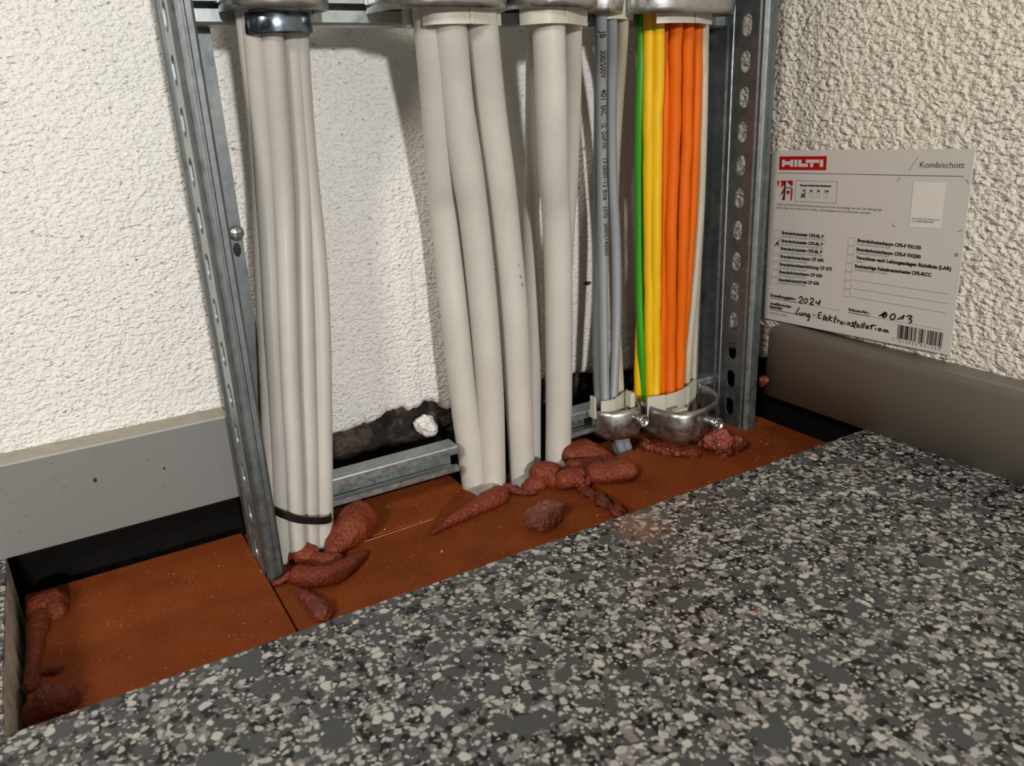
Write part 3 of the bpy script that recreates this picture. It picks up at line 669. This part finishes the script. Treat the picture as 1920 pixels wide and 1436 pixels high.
# ------------------------------------------------------------------ foam beads
def bead(label, pts, mtl='bead', amp=.0016, zf=.85, seed=1, group='extruded foam blobs', cat='foam blob', fine=.0006, sink=.25):
    """pts: (px, py, radius) of the blob's middle line"""
    P = []; Rr = []
    for q in pts:
        px, py, r = q[:3]; h = q[3] if len(q) > 3 else FZ+r*(1-sink)*zf
        r = r*(1.0 if mtl == 'rag' else 1.24)
        p = atz(px, py, h); P.append(Vector((p.x, p.y, p.z)))
        Rr.append(r)
    PP = catmull(P, 8); RV = catmull([(r, 0, 0) for r in Rr], 8); RV = [max(.0008, v.x) for v in RV]
    # rounded ends
    t0 = (PP[0]-PP[1]).normalized(); t1 = (PP[-1]-PP[-2]).normalized()
    st = [(PP[0]+t0*RV[0]*math.sin(a), RV[0]*math.cos(a)) for a in (1.45, 1.1, .8, .5, .25)]
    en = [(PP[-1]+t1*RV[-1]*math.sin(a), RV[-1]*math.cos(a)) for a in (.25, .5, .8, 1.1, 1.45)]
    allp = [s[0] for s in st]+PP+[e[0] for e in en]; allr = [s[1] for s in st]+RV+[e[1] for e in en]
    bm = bmesh.new(); tube(bm, allp, allr, 28)
    bmesh.ops.subdivide_edges(bm, edges=bm.edges[:], cuts=1, use_grid_fill=True, smooth=.0)
    bm.normal_update()
    zc = {}
    for v in bm.verts:
        n_ = v.normal; s = Vector((seed*3.1, seed, 0))
        k_ = 1 if mtl == 'rag' else .55
        d = k_*(amp*1.3*noise.noise(v.co*85+s)+amp*.55*noise.noise(v.co*230+s)+fine*.6*noise.noise(v.co*600+s))
        v.co += n_*d
        if v.co.z < FZ-.002: v.co.z = FZ-.002+(v.co.z-FZ+.002)*.1
    o = obj('foam_bead', bm, M[mtl]); tag(o, label, cat, group); return o
bead('pear shaped red brown foam blob right of the black cable tie', [(618,1042,.005),(634,1018,.0095),(655,992,.0150),(672,975,.0150)], seed=2, amp=.0022, sink=.1)
bead('low foam blob between the left post and the cable feet', [(538,1042,.006),(560,1038,.0085),(582,1040,.0075)], seed=3, amp=.0022)
bead('small foam knob at the narrow end of the pear shaped blob', [(592,1048,.0055),(612,1052,.0060),(630,1048,.0050)], seed=4)
bead('long curved foam bead bending like a smile in front of the left bundle', [(562,1080,.0072),(590,1083,.0078),(625,1078,.0076),(652,1062,.0066),(676,1044,.0040),(690,1034,.0014)], seed=5)
bead('torn foam smear at the foot of the left post', [(520,1094,.0022),(540,1085,.0050),(556,1086,.0045)], 'rag', seed=6, amp=.0028)
bead('flat foam filling in the seam at the edge of the floor opening', [(560,1105,.003),(578,1122,.0055),(598,1140,.0080),(606,1152,.0078)], 'rag', seed=7, amp=.0016, sink=.7)
bead('tapered foam bead pointing left in front of the thick cables', [(812,999,.0018),(845,978,.0046),(880,958,.0068),(912,941,.0086),(935,930,.0084)], seed=8)
bead('small foam scrap between the second and third thick cable', [(952,915,.0050),(962,921,.0036),(985,925,.0026),(1002,925,.0020)], 'rag', seed=9, amp=.0016)
bead('pointed foam blob at the foot of the third thick cable', [(992,915,.0060),(1006,906,.0086),(1018,900,.0070)], seed=10, amp=.0022)
bead('upright foam lump between the third and the rightmost thick cable', [(1010,885,.0080,-.030),(1030,888,.0105,-.034),(1038,900,.0080,-.038)], seed=11, amp=.0024)
bead('round foam knob in front of the rightmost thick cable', [(1058,902,.0078,-.036),(1074,896,.0085,-.035),(1086,902,.0060,-.037)], seed=12, amp=.0026)
bead('little torn foam piece left of the sausage shaped bead', [(1088,888,.0052,-.031),(1102,892,.0050,-.033),(1100,903,.0040,-.036)], 'rag', seed=13, amp=.0020)
bead('sausage shaped foam bead right of the rightmost thick cable', [(1118,888,.0098,-.032),(1145,886,.0100,-.031),(1176,883,.0098,-.031)], seed=14, amp=.0018)
bead('foam mound behind the sausage shaped bead, right of the rightmost thick cable', [(1070,852,.0100,-.032),(1095,850,.0130,-.034),(1122,856,.0100,-.037),(1150,866,.0050,-.040)], seed=15, amp=.0026)
bead('lower fold of foam between the mound and the sausage shaped bead', [(1072,873,.0060,-.034),(1095,872,.0065,-.035),(1120,868,.0050,-.037)], seed=16, amp=.0018)
bead('ragged foam ridge under the broad lower clamp', [(1212,838,.0075,-.036),(1238,843,.0070,-.037),(1270,850,.0060,-.037),(1305,852,.0055,-.037)], 'rag', seed=17, amp=.0040)
bead('torn foam heap under the screw of the broad lower clamp', [(1335,822,.0130,-.028),(1350,828,.0150,-.028),(1372,832,.0110,-.032)], 'rag', seed=18, amp=.0050, fine=.0012)
bead('torn foam fringe at the foot of the right post', [(1352,848,.0070,-.036),(1375,842,.0080,-.036),(1392,832,.0060,-.036)], 'rag', seed=19, amp=.0042)
bead('rough crumbly foam strip in the seam in front of the sausage shaped bead', [(1092,918,.0060),(1115,932,.0065),(1140,950,.0062),(1165,965,.0060)], 'rag', seed=20, amp=.0038, sink=.8, fine=.0012)
bead('dark foam blob in the far left corner of the opening', [(80,1142,.0100),(98,1134,.0105),(104,1146,.0080)], seed=21, amp=.0022, sink=.5)
bead('long dark foam smear along the concrete edge at the left', [(76,1160,.0070),(70,1200,.0055),(62,1250,.0045),(58,1290,.0045)], seed=22, amp=.0020, sink=.5)
bead('dark foam blob at the near left corner of the opening', [(70,1335,.0080),(92,1322,.0110),(112,1316,.0100)], seed=23, amp=.0024, sink=.5)
bead('small dark foam dab between the two left corner blobs', [(92,1262,.0035),(104,1258,.0045)], seed=24, amp=.0016, sink=.5)
# chunk
bm = bmesh.new(); bmesh.ops.create_icosphere(bm, subdivisions=5, radius=1)
c_ = atz(1020, 966, FZ+.009)
import itertools
rot = Matrix.Rotation(.35, 3, 'Z')
for v in bm.verts:
    q = v.co.copy(); m_ = max(abs(q.x), abs(q.y), abs(q.z)); q = q.lerp(q/m_, .55)
    if q.x < -.2: q.z *= 1-.35*(-q.x-.2)
    q = Vector((q.x*.0195, q.y*.0135, q.z*.0105)); q += q.normalized()*(.0035*noise.noise(q*70+Vector((4, 1, 2)))+.0020*noise.noise(q*200)+.0009*noise.noise(q*520))
    v.co = c_+rot @ q
    if v.co.z < FZ: v.co.z = FZ+(v.co.z-FZ)*.05
tag(obj('foam_chunk', bm, M['bead_dusty']), 'loose torn foam chunk with a pinkish dusty face, lying near the floor edge', 'foam chunk')
# dab on the right skirting end
bm = bmesh.new(); c_ = atx(1436, 712, -.031); P = [c_+Vector((.002, .006, -.010)), c_+Vector((-.001, .004, -.003)), c_+Vector((-.003, .000, .000)), c_+Vector((-.003, -.006, .0005))]
tube(bm, catmull(P, 6), [v.x for v in catmull([(.0015, 0, 0), (.004, 0, 0), (.005, 0, 0), (.003, 0, 0)], 6)], 18)
for v in bm.verts: v.co += Vector((noise.noise(v.co*200), noise.noise(v.co*200+Vector((9, 0, 0))), noise.noise(v.co*200+Vector((0, 9, 0)))))*.0022
tag(obj('foam_dab', bm, M['rag']), 'small red foam dab stuck to the end of the right skirting board', 'foam dab')
bm = bmesh.new(); c_ = aty(1102, 531, -.001); bmesh.ops.create_icosphere(bm, subdivisions=3, radius=.0036, matrix=Matrix.Translation(c_) @ Matrix.Diagonal((1.4, .5, .6, 1)))
for v in bm.verts: v.co += Vector((1, 0, 1))*.0012*noise.noise(v.co*400)
tag(obj('foam_crumb', bm, M['rag']), 'tiny red foam fleck on the back wall between the thick and the thin cables', 'crumb', 'red foam flecks')
for px, py, r, lb in ((1350, 951, .0016, 'tiny red foam crumb on the speckled floor near the floor edge'), (1416, 1143, .0018, 'tiny red foam crumb on the speckled floor in the open foreground')):
    bm = bmesh.new(); c_ = atz(px, py, r*.6); bmesh.ops.create_icosphere(bm, subdivisions=3, radius=r, matrix=Matrix.Translation(c_) @ Matrix.Diagonal((1, 1, .7, 1)))
    tag(obj('foam_crumb', bm, M['rag']), lb, 'crumb', 'red foam flecks')
# plaster lump hanging under the edge
bm = bmesh.new(); bmesh.ops.create_icosphere(bm, subdivisions=4, radius=1); c_ = aty(800, 797, .008)
for v in bm.verts:
    q = Vector((v.co.x*.0125, v.co.y*.010, v.co.z*.0125)); q.x += q.z*-.25; q += q.normalized()*(.004*noise.noise(q*120)+.0015*noise.noise(q*330)); v.co = c_+q
tag(obj('plaster_lump', bm, M['wall_b']), 'broken white plaster lump under the wall edge, above the short C rail', 'plaster lump')
# dust crumbs
bm = bmesh.new()
def crumb(p, s):
    V = [bm.verts.new(Vector(p)+Vector((R_.uniform(-1, 1), R_.uniform(-1, 1), R_.uniform(0, 1)))*s) for _ in range(4)]
    for f in itertools.combinations(range(4), 3): bm.faces.new([V[i] for i in f])
for _ in range(420):
    x = R_.uniform(-.77, -.03); y = R_.uniform(-.2, -.03)
    if x > -.28 and R_.random() < .0: continue
    z = FZ+(.0022 if x < -.603 else (.0060 if x > -.2775 and y < -.09 else .0006)); crumb((x, y, z), R_.uniform(.0003, .0009))
for _ in range(420):
    x = R_.uniform(-.26, -.04); y = R_.uniform(-.24, -.092); crumb((x, y, FZ+.0060), R_.uniform(.0003, .0008))
for px, py, s in ((723, 994, .0017), (828, 1035, .0018), (1118, 968, .002), (694, 967, .0012), (1240, 893, .0016), (1437, 833, .0022), (1330, 905, .0015)): crumb(atz(px, py, FZ+(.006 if px > 1100 else .001)), s)
tag(obj('dust_crumbs', bm, M['crumb'], smooth=False), 'pale dust and drilling crumbs scattered over the red foam blocks', 'debris', kind='stuff')

# ------------------------------------------------------------------ label on the right wall
SX = -.0045
BL = Vector((SX, -.0955, .0800)); th_ = .040
U = Vector((0, -math.cos(th_), math.sin(th_))); V_ = Vector((0, math.sin(th_), math.cos(th_))); N_ = Vector((-1, 0, 0))
SW, SH = .2280, .1880
sign = empty('label_card', BL); tag(sign, 'white printed fire stop label card standing on the right skirting board', 'label')
bm = bmesh.new(); vv = []
for o_ in (-.0004, .0004):
    for u, v in ((0, 0), (SW-.004, 0), (SW, SH-.003), (.0045, SH)): vv.append(bm.verts.new(BL+U*u+V_*v+N_*o_))
for f in ((0,1,2,3),(4,7,6,5),(0,4,5,1),(1,5,6,2),(2,6,7,3),(3,7,4,0)): bm.faces.new([vv[k] for k in f])
obj('card', bm, M['card'], sign, smooth=False)
def sp(px, py, lift=.0006): p = atx(px, py, SX-.0004); p.x = SX-lift; return p
Z1 = lambda x, y: (1420+x/8.445, 270+y/8.445)
Z2 = lambda x, y: (1620+x/8.445, 270+y/8.445)
Z3 = lambda x, y: (1420+x/8.445, 420+y/8.445)
Z4 = lambda x, y: (1570+x/7.111, 420+y/7.111)
Z5 = lambda x, y: (1420+x/5.053, 530+y/5.053)
from mathutils.geometry import tessellate_polygon
def poly(bm, pts, lift=.0006):
    V = [bm.verts.new(sp(*p, lift)) for p in pts]
    for t_ in tessellate_polygon([[Vector((p[0], p[1], 0)) for p in pts]]): bm.faces.new([V[i] for i in t_])
def seg(bm, a, b, w_, lift=.0006):
    A, B = sp(*a, lift), sp(*b, lift); d = (B-A).normalized(); n_ = N_.cross(d)*w_/2
    bm.faces.new([bm.verts.new(p) for p in (A-n_, B-n_, B+n_, A+n_)])
def stroke(bm, pts, w_, lift=.0007):
    P = catmull([sp(*p, lift) for p in pts], 5) if len(pts) > 2 else [sp(*p, lift) for p in pts]
    n = len(P); Lf = []
    for i, p in enumerate(P):
        d = (P[min(i+1, n-1)]-P[max(i-1, 0)]); d.x = 0
        d = d.normalized() if d.length > 0 else U; n_ = N_.cross(d)*w_/2*(.75 if i in (0, n-1) else 1); Lf.append((bm.verts.new(p-n_), bm.verts.new(p+n_)))
    for a, b in zip(Lf, Lf[1:]): bm.faces.new((a[0], b[0], b[1], a[1]))
def txt(bm, s, a, b, hpx, bold=.0, lift=.0006):
    """string from baseline start a to end b, cap height in photo px"""
    vs_, fs = text_bm(s, bold=bold); x0 = min(v.x for v in vs_); x1 = max(v.x for v in vs_)
    A, B = sp(*a, lift), sp(*b, lift); d = B-A; L = d.length; d.normalize(); up = d.cross(N_)
    if up.z < 0: up = -up
    hh = (sp(a[0], a[1]-hpx, lift)-A).length
    VV = [bm.verts.new(A+d*(L*(v.x-x0)/(x1-x0))+up*(v.y/.70*hh)) for v in vs_]
    for f in fs:
        try: bm.faces.new([VV[i] for i in f])
        except ValueError: pass
def box_(bm, x, y, w2, h2, Z, lw=.00022, sl=.095):
    p = [Z(x, y), Z(x+w2, y+w2*sl*.5), Z(x+w2-5, y+h2+w2*sl*.5), Z(x-6, y+h2)]
    for a, b in zip(p, p[1:]+p[:1]): seg(bm, a, b, lw)
bm = bmesh.new(); poly(bm, [Z1(355,195), Z1(1103,190), Z1(1092,415), Z1(345,410)]); obj('logo_panel', bm, M['ink_red'], sign, smooth=False)
bm = bmesh.new()
for g in ([(398,248),(440,248),(440,272),(530,272),(530,248),(578,248),(572,360),(525,360),(525,330),(435,330),(432,360),(392,360)], [(592,248),(640,248),(635,360),(588,360)],
          [(652,248),(708,248),(702,310),(805,312),(803,362),(650,360)], [(772,246),(985,246),(983,299),(770,299)], [(843,297),(890,297),(888,365),(840,365)], [(995,246),(1048,246),(1045,362),(990,362)]):
    poly(bm, [Z1(*p) for p in g], .0008)
obj('logo_lettering', bm, M['card'], sign, smooth=False)
# pictogram
bm = bmesh.new()
for g in ([(322,578),(352,578),(345,640),(320,680)], [(372,578),(430,578),(432,640),(400,675),(370,690),(385,630)], [(470,578),(565,578),(560,670),(540,665),(500,625),(478,600)], [(465,735),(515,737),(512,790),(462,788)], [(535,700),(562,702),(548,895),(525,893)], [(420,700),(432,700),(428,760),(380,805),(365,800)]):
    poly(bm, [Z1(*p) for p in g])
obj('pictogram_red', bm, M['ink_red'], sign, smooth=False)
bm = bmesh.new()
for g in ([(430,580),(458,580),(450,684),(548,686),(546,698),(450,698),(436,888),(395,885),(418,800),(428,700)],): poly(bm, [Z1(*p) for p in g], .0007)
obj('pictogram_black', bm, M['ink'], sign, smooth=False)
bm = bmesh.new(); poly(bm, [Z2(790,600), Z2(1315,610), Z2(1215,1340), Z2(720,1305)], .0007); obj('sticker', bm, M['sticker'], sign, smooth=False)
# grey lines and text
bm = bmesh.new()
seg(bm, (1460.3, 324.1), (1806.5, 330.6), .00055); seg(bm, (1704.3, 320.9), (1721.2, 294.9), .0003)
txt(bm, 'Kombischott', (1724.8, 314), (1808.3, 315), 11)
for g in ([(530,600),(540,553),(578,550)], [(1595,573),(1648,575),(1645,628)], [(460,1250),(460,1300),(505,1303)], [(1480,1382),(1545,1385),(1548,1335)]):
    for a, b in zip(g, g[1:]): seg(bm, Z2(*a), Z2(*b), .0004)
fr = [Z1(610,578), Z1(1272,598), Z1(1248,938), Z1(595,905)]
for a, b in zip(fr, fr[1:]+fr[:1]): seg(bm, a, b, .00035)
for x, y in ((710,775),(820,772),(935,775),(1060,780)): box_(bm, x, y, 60, 68, Z1, .0002)
lx = [275,268,262,250,243,235,228]; ly = [103,232,355,480,603,725,848]
for x, y in zip(lx, ly): box_(bm, x, y, 92, 108, Z3)
rx = [150,140,128,117,108,98,88]; ry = [183,298,413,528,643,757,868]
for x, y in zip(rx, ry): box_(bm, x, y, 88, 100, Z4)
for a, b in (((215,745),(1480,935)), ((210,858),(1465,1060)), ((195,970),(1450,1187))): seg(bm, Z4(*a), Z4(*b), .00025)
for a, b in (((372,187),(800,265)), ((360,298),(820,378)), ((1065,318),(1770,450))): seg(bm, Z5(*a), Z5(*b), .00022)
txt(bm, 'Achtung: Diese Brandschutzabschottung darf nicht beschädigt werden. Bei Belegungs-', (1456.7,384.5), (1655.5,395.4), 4.0)
txt(bm, 'änderungen muss das Schott wieder zulassungsgerecht verschlossen werden.', (1456.1,390.6), (1633.1,401.4), 4.0)
small = ['Kombiabschottung Längsanbau Z-19.53-2422 S30', 'Kombiabschottung Querstein Z-19.53-2382 S30', 'Kombiabschottung Querstein Z-19.53-2331 S30', 'Kombiabschottung Z-19.53-2432', 'Kombiabschottung Z-19.53-2344', 'Kombiabschottung Z-19.53-2329', 'Kombiabschottung Z-19.53-2386']
for k, (s, x, y, e) in enumerate(zip(small, [388,382,372,362,355,347,338], [203,333,455,582,706,826,946], [1070,1040,1030,790,775,770,765])):
    txt(bm, s, Z3(x, y), Z3(e, y+(e-x)*.098), 3.2)
for s, x, y, e in (('Kombiabschottung Z-19.53-2238',263,276,705), ('Kombiabschottung Z-19.53-2237',252,394,690), ('Protokoll',246,508,345), ('Kombiabschottung Z-19.53-2336',232,618,665)):
    txt(bm, s, Z4(x, y), Z4(e, y+(e-x)*.122), 3.4)
txt(bm, '209718-11.2023', Z5(118,293), Z5(283,320), 3.4)
txt(bm, 'http://cfs-dm.hilti.com/', Z2(757,1190), Z2(1205,1213), 3.6, .0, .0009); txt(bm, 'qr/17000004084408', Z2(755,1232), Z2(1105,1252), 3.6, 0, .0009)
obj('grey_print', bm, M['ink_grey'], sign, smooth=False)
bm = bmesh.new()
B_ = .05
txt(bm, 'Feuerwiderstandsdauer', Z1(680,668), Z1(1180,680), 3.8, B_)
for s, x in (('30',718), ('60',830), ('90',945), ('120',1062)): txt(bm, s, Z1(x, 752+(x-718)*.03), Z1(x+(50 if len(s) == 2 else 72), 753+(x-718)*.03), 3.6, B_)
obj('duration_text', bm, M['ink'], sign, smooth=False); bm = bmesh.new()
for k, (s, x, y, e) in enumerate(zip(['Brandschutzstein CFS-BL P']*3+['Brandschutzschaum CP 660', 'Brandschutzbeschichtung CP 673', 'Brandschutzschaum CP 620', 'Brandschutzmörtel CP 636'],
        [392,385,375,368,358,350,342], [158,285,407,532,657,778,902], [1055,1042,1030,1050,1180,1028,980])):
    txt(bm, s, Z3(x, y), Z3(e, y+(e-x)*.098), 5.6, B_)
obj('product_list_text', bm, M['ink'], sign, smooth=False); bm = bmesh.new()
for s, x, y, e in (('Brandschutzschaum CFS-F FX150',270,236,1115), ('Brandschutzschaum CFS-F FX200',257,355,1112), ('Verschluss nach Leitungsanlagen Richtlinie (LAR)',250,465,1520), ('Rechteckige Kabelmanschette CFS-RCC',235,578,1255)):
    txt(bm, s, Z4(x, y), Z4(e, y+(e-x)*.122), 6.0, B_)
obj('product_list_text', bm, M['ink'], sign, smooth=False); bm = bmesh.new()
txt(bm, 'Erstellungsjahr:', Z5(125,128), Z5(368,168), 5.0, B_); txt(bm, 'Ausführender', Z5(122,206), Z5(325,240), 5.0, B_); txt(bm, 'Betrieb:', Z5(120,238), Z5(240,257), 5.0, B_)
for a, b in (((125,142),(372,187)), ((120,249),(360,298))): seg(bm, Z5(*a), Z5(*b), .0007)
obj('form_field_text', bm, M['ink'], sign, smooth=False); bm = bmesh.new()
txt(bm, 'Schott-Nr.:', Z5(865,264), Z5(1065,300), 5.0, B_); seg(bm, Z5(862,281), Z5(1065,318), .0007)
obj('form_field_text', bm, M['ink'], sign, smooth=False)
# barcode
LC = ['0001101','0011001','0010011','0111101','0100011','0110001','0101111','0111011','0110111','0001011']
GC = [''.join('1' if c_ == '0' else '0' for c_ in s)[::-1] for s in LC]; RC = [''.join('1' if c_ == '0' else '0' for c_ in s) for s in LC]
par = ['LLLLLL','LLGLGG','LLGGLG','LLGGGL','LGLLGG','LGGLLG','LGGGLL','LGLGLG','LGLGGL','LGGLGL'][7]
bits = '101'+''.join((LC if p == 'L' else GC)[int(d)] for p, d in zip(par, '613023'))+'01010'+''.join(RC[int(d)] for d in '931225')+'101'
def lerp2(a, b, t_): return (a[0]+(b[0]-a[0])*t_, a[1]+(b[1]-a[1])*t_)
bm = bmesh.new(); tl, tr, br, bl = Z5(1333,395), Z5(1763,475), Z5(1745,612), Z5(1325,525)
i = 0
while i < 95:
    if bits[i] == '1':
        j = i
        while j < 95 and bits[j] == '1': j += 1
        ex = 1.10 if i < 3 or i > 91 or 44 < i < 50 else 1
        a, b = i/95, j/95; A, B = lerp2(tl, tr, a), lerp2(tl, tr, b); C_, D = lerp2(bl, br, a), lerp2(bl, br, b)
        poly(bm, [A, B, lerp2(B, D, ex), lerp2(A, C_, ex)]); i = j
    else: i += 1
txt(bm, '7', Z5(1283,545), Z5(1297,548), 5); txt(bm, '6 1 3 0 2 3', Z5(1342,560), Z5(1512,596), 4.6); txt(bm, '9 3 1 2 2 5', Z5(1545,602), Z5(1730,640), 4.6)
obj('barcode', bm, M['ink'], sign, smooth=False)
# handwriting
bm = bmesh.new()
HW = [[(395,150),(412,132),(430,140),(422,165),(398,188),(432,196)], [(456,150),(442,170),(450,192),(470,186),(478,162),(466,149),(456,150)], [(500,162),(518,146),(534,155),(524,182),(500,200),(535,208)], [(563,170),(560,190),(582,194),(598,166)], [(602,166),(592,190),(583,216)],
 [(400,232),(385,262),(368,296),(395,300)], [(410,280),(402,300),(415,308),(428,288)], [(432,285),(428,300),(424,314)], [(440,314),(447,290),(462,294),(458,318)], [(498,300),(482,298),(472,316),(484,325),(500,304)], [(502,302),(494,335),(484,358),(474,350)], [(530,303),(552,309)],
 [(615,286),(588,285),(578,330),(606,338)], [(585,308),(606,312)], [(642,300),(630,330),(626,348),(638,352)], [(646,342),(660,336),(658,322),(646,330),(648,352),(666,356)], [(692,302),(684,330),(676,362)], [(712,324),(686,342),(708,368)], [(747,310),(736,345),(729,372),(742,377)], [(722,334),(765,346)],
 [(766,352),(759,382)], [(761,364),(772,356),(784,360)], [(802,366),(788,380),(798,392),(815,382),(802,366)], [(836,372),(828,398)], [(840,350),(842,357)], [(855,402),(863,378),(878,384),(873,408)], [(916,374),(898,384),(910,398),(900,413),(885,405)], [(938,358),(926,395),(918,420),(930,427)], [(910,380),(950,386)],
 [(966,395),(948,400),(946,418),(962,420),(968,398)], [(968,398),(964,426)], [(1003,378),(990,410),(982,430)], [(1024,376),(1010,410),(1002,434)], [(1052,405),(1034,412),(1032,430),(1048,428),(1055,408)], [(1055,408),(1052,438)], [(1092,394),(1084,420),(1076,444)], [(1068,412),(1100,404),(1122,404)],
 [(1126,426),(1118,452)], [(1133,405),(1135,412)], [(1162,430),(1148,442),(1158,456),(1175,446),(1162,430)], [(1192,468),(1202,446),(1220,452),(1216,470),(1232,452),(1244,478)],
 [(1155,316),(1180,302),(1212,280),(1228,296),(1218,324),(1192,326),(1188,305),(1212,290)], [(1190,318),(1216,300),(1230,318)], [(1286,295),(1262,320),(1270,345),(1296,345),(1308,320),(1300,298),(1286,295)], [(1328,346),(1358,336),(1396,306)], [(1396,306),(1374,352)], [(1414,322),(1445,312),(1466,322),(1440,344),(1460,352),(1460,372),(1438,384)]]
for nm, part in (('handwritten_year', HW[:5]), ('handwritten_company', HW[5:-6]), ('handwritten_number', HW[-6:])):
    bm = bmesh.new()
    for g in part: stroke(bm, [Z5(*p) for p in g], .00145)
    obj(nm, bm, M['ink'], sign, smooth=False)
for pr_ in ((([(350,255),(320,300),(286,338)], Z3), ([(300,288),(325,315),(352,332)], Z3)), (([(766,770),(730,810),(688,850)], Z1), ([(705,785),(735,820),(760,850)], Z1))):
    bm = bmesh.new()
    for g, Z in pr_: stroke(bm, [Z(*p) for p in g], .0013)
    obj('cross_mark', bm, M['ink'], sign, smooth=False)
bm = bmesh.new(); c_ = sp(1793.6, 477.7, .0007); N = 20
ring = [bm.verts.new(c_+(U*math.cos(2*math.pi*k/N)+V_*math.sin(2*math.pi*k/N))*.0017) for k in range(N)]; bm.faces.new(ring)
obj('fixing_hole', bm, M['smudge'], sign, smooth=False)
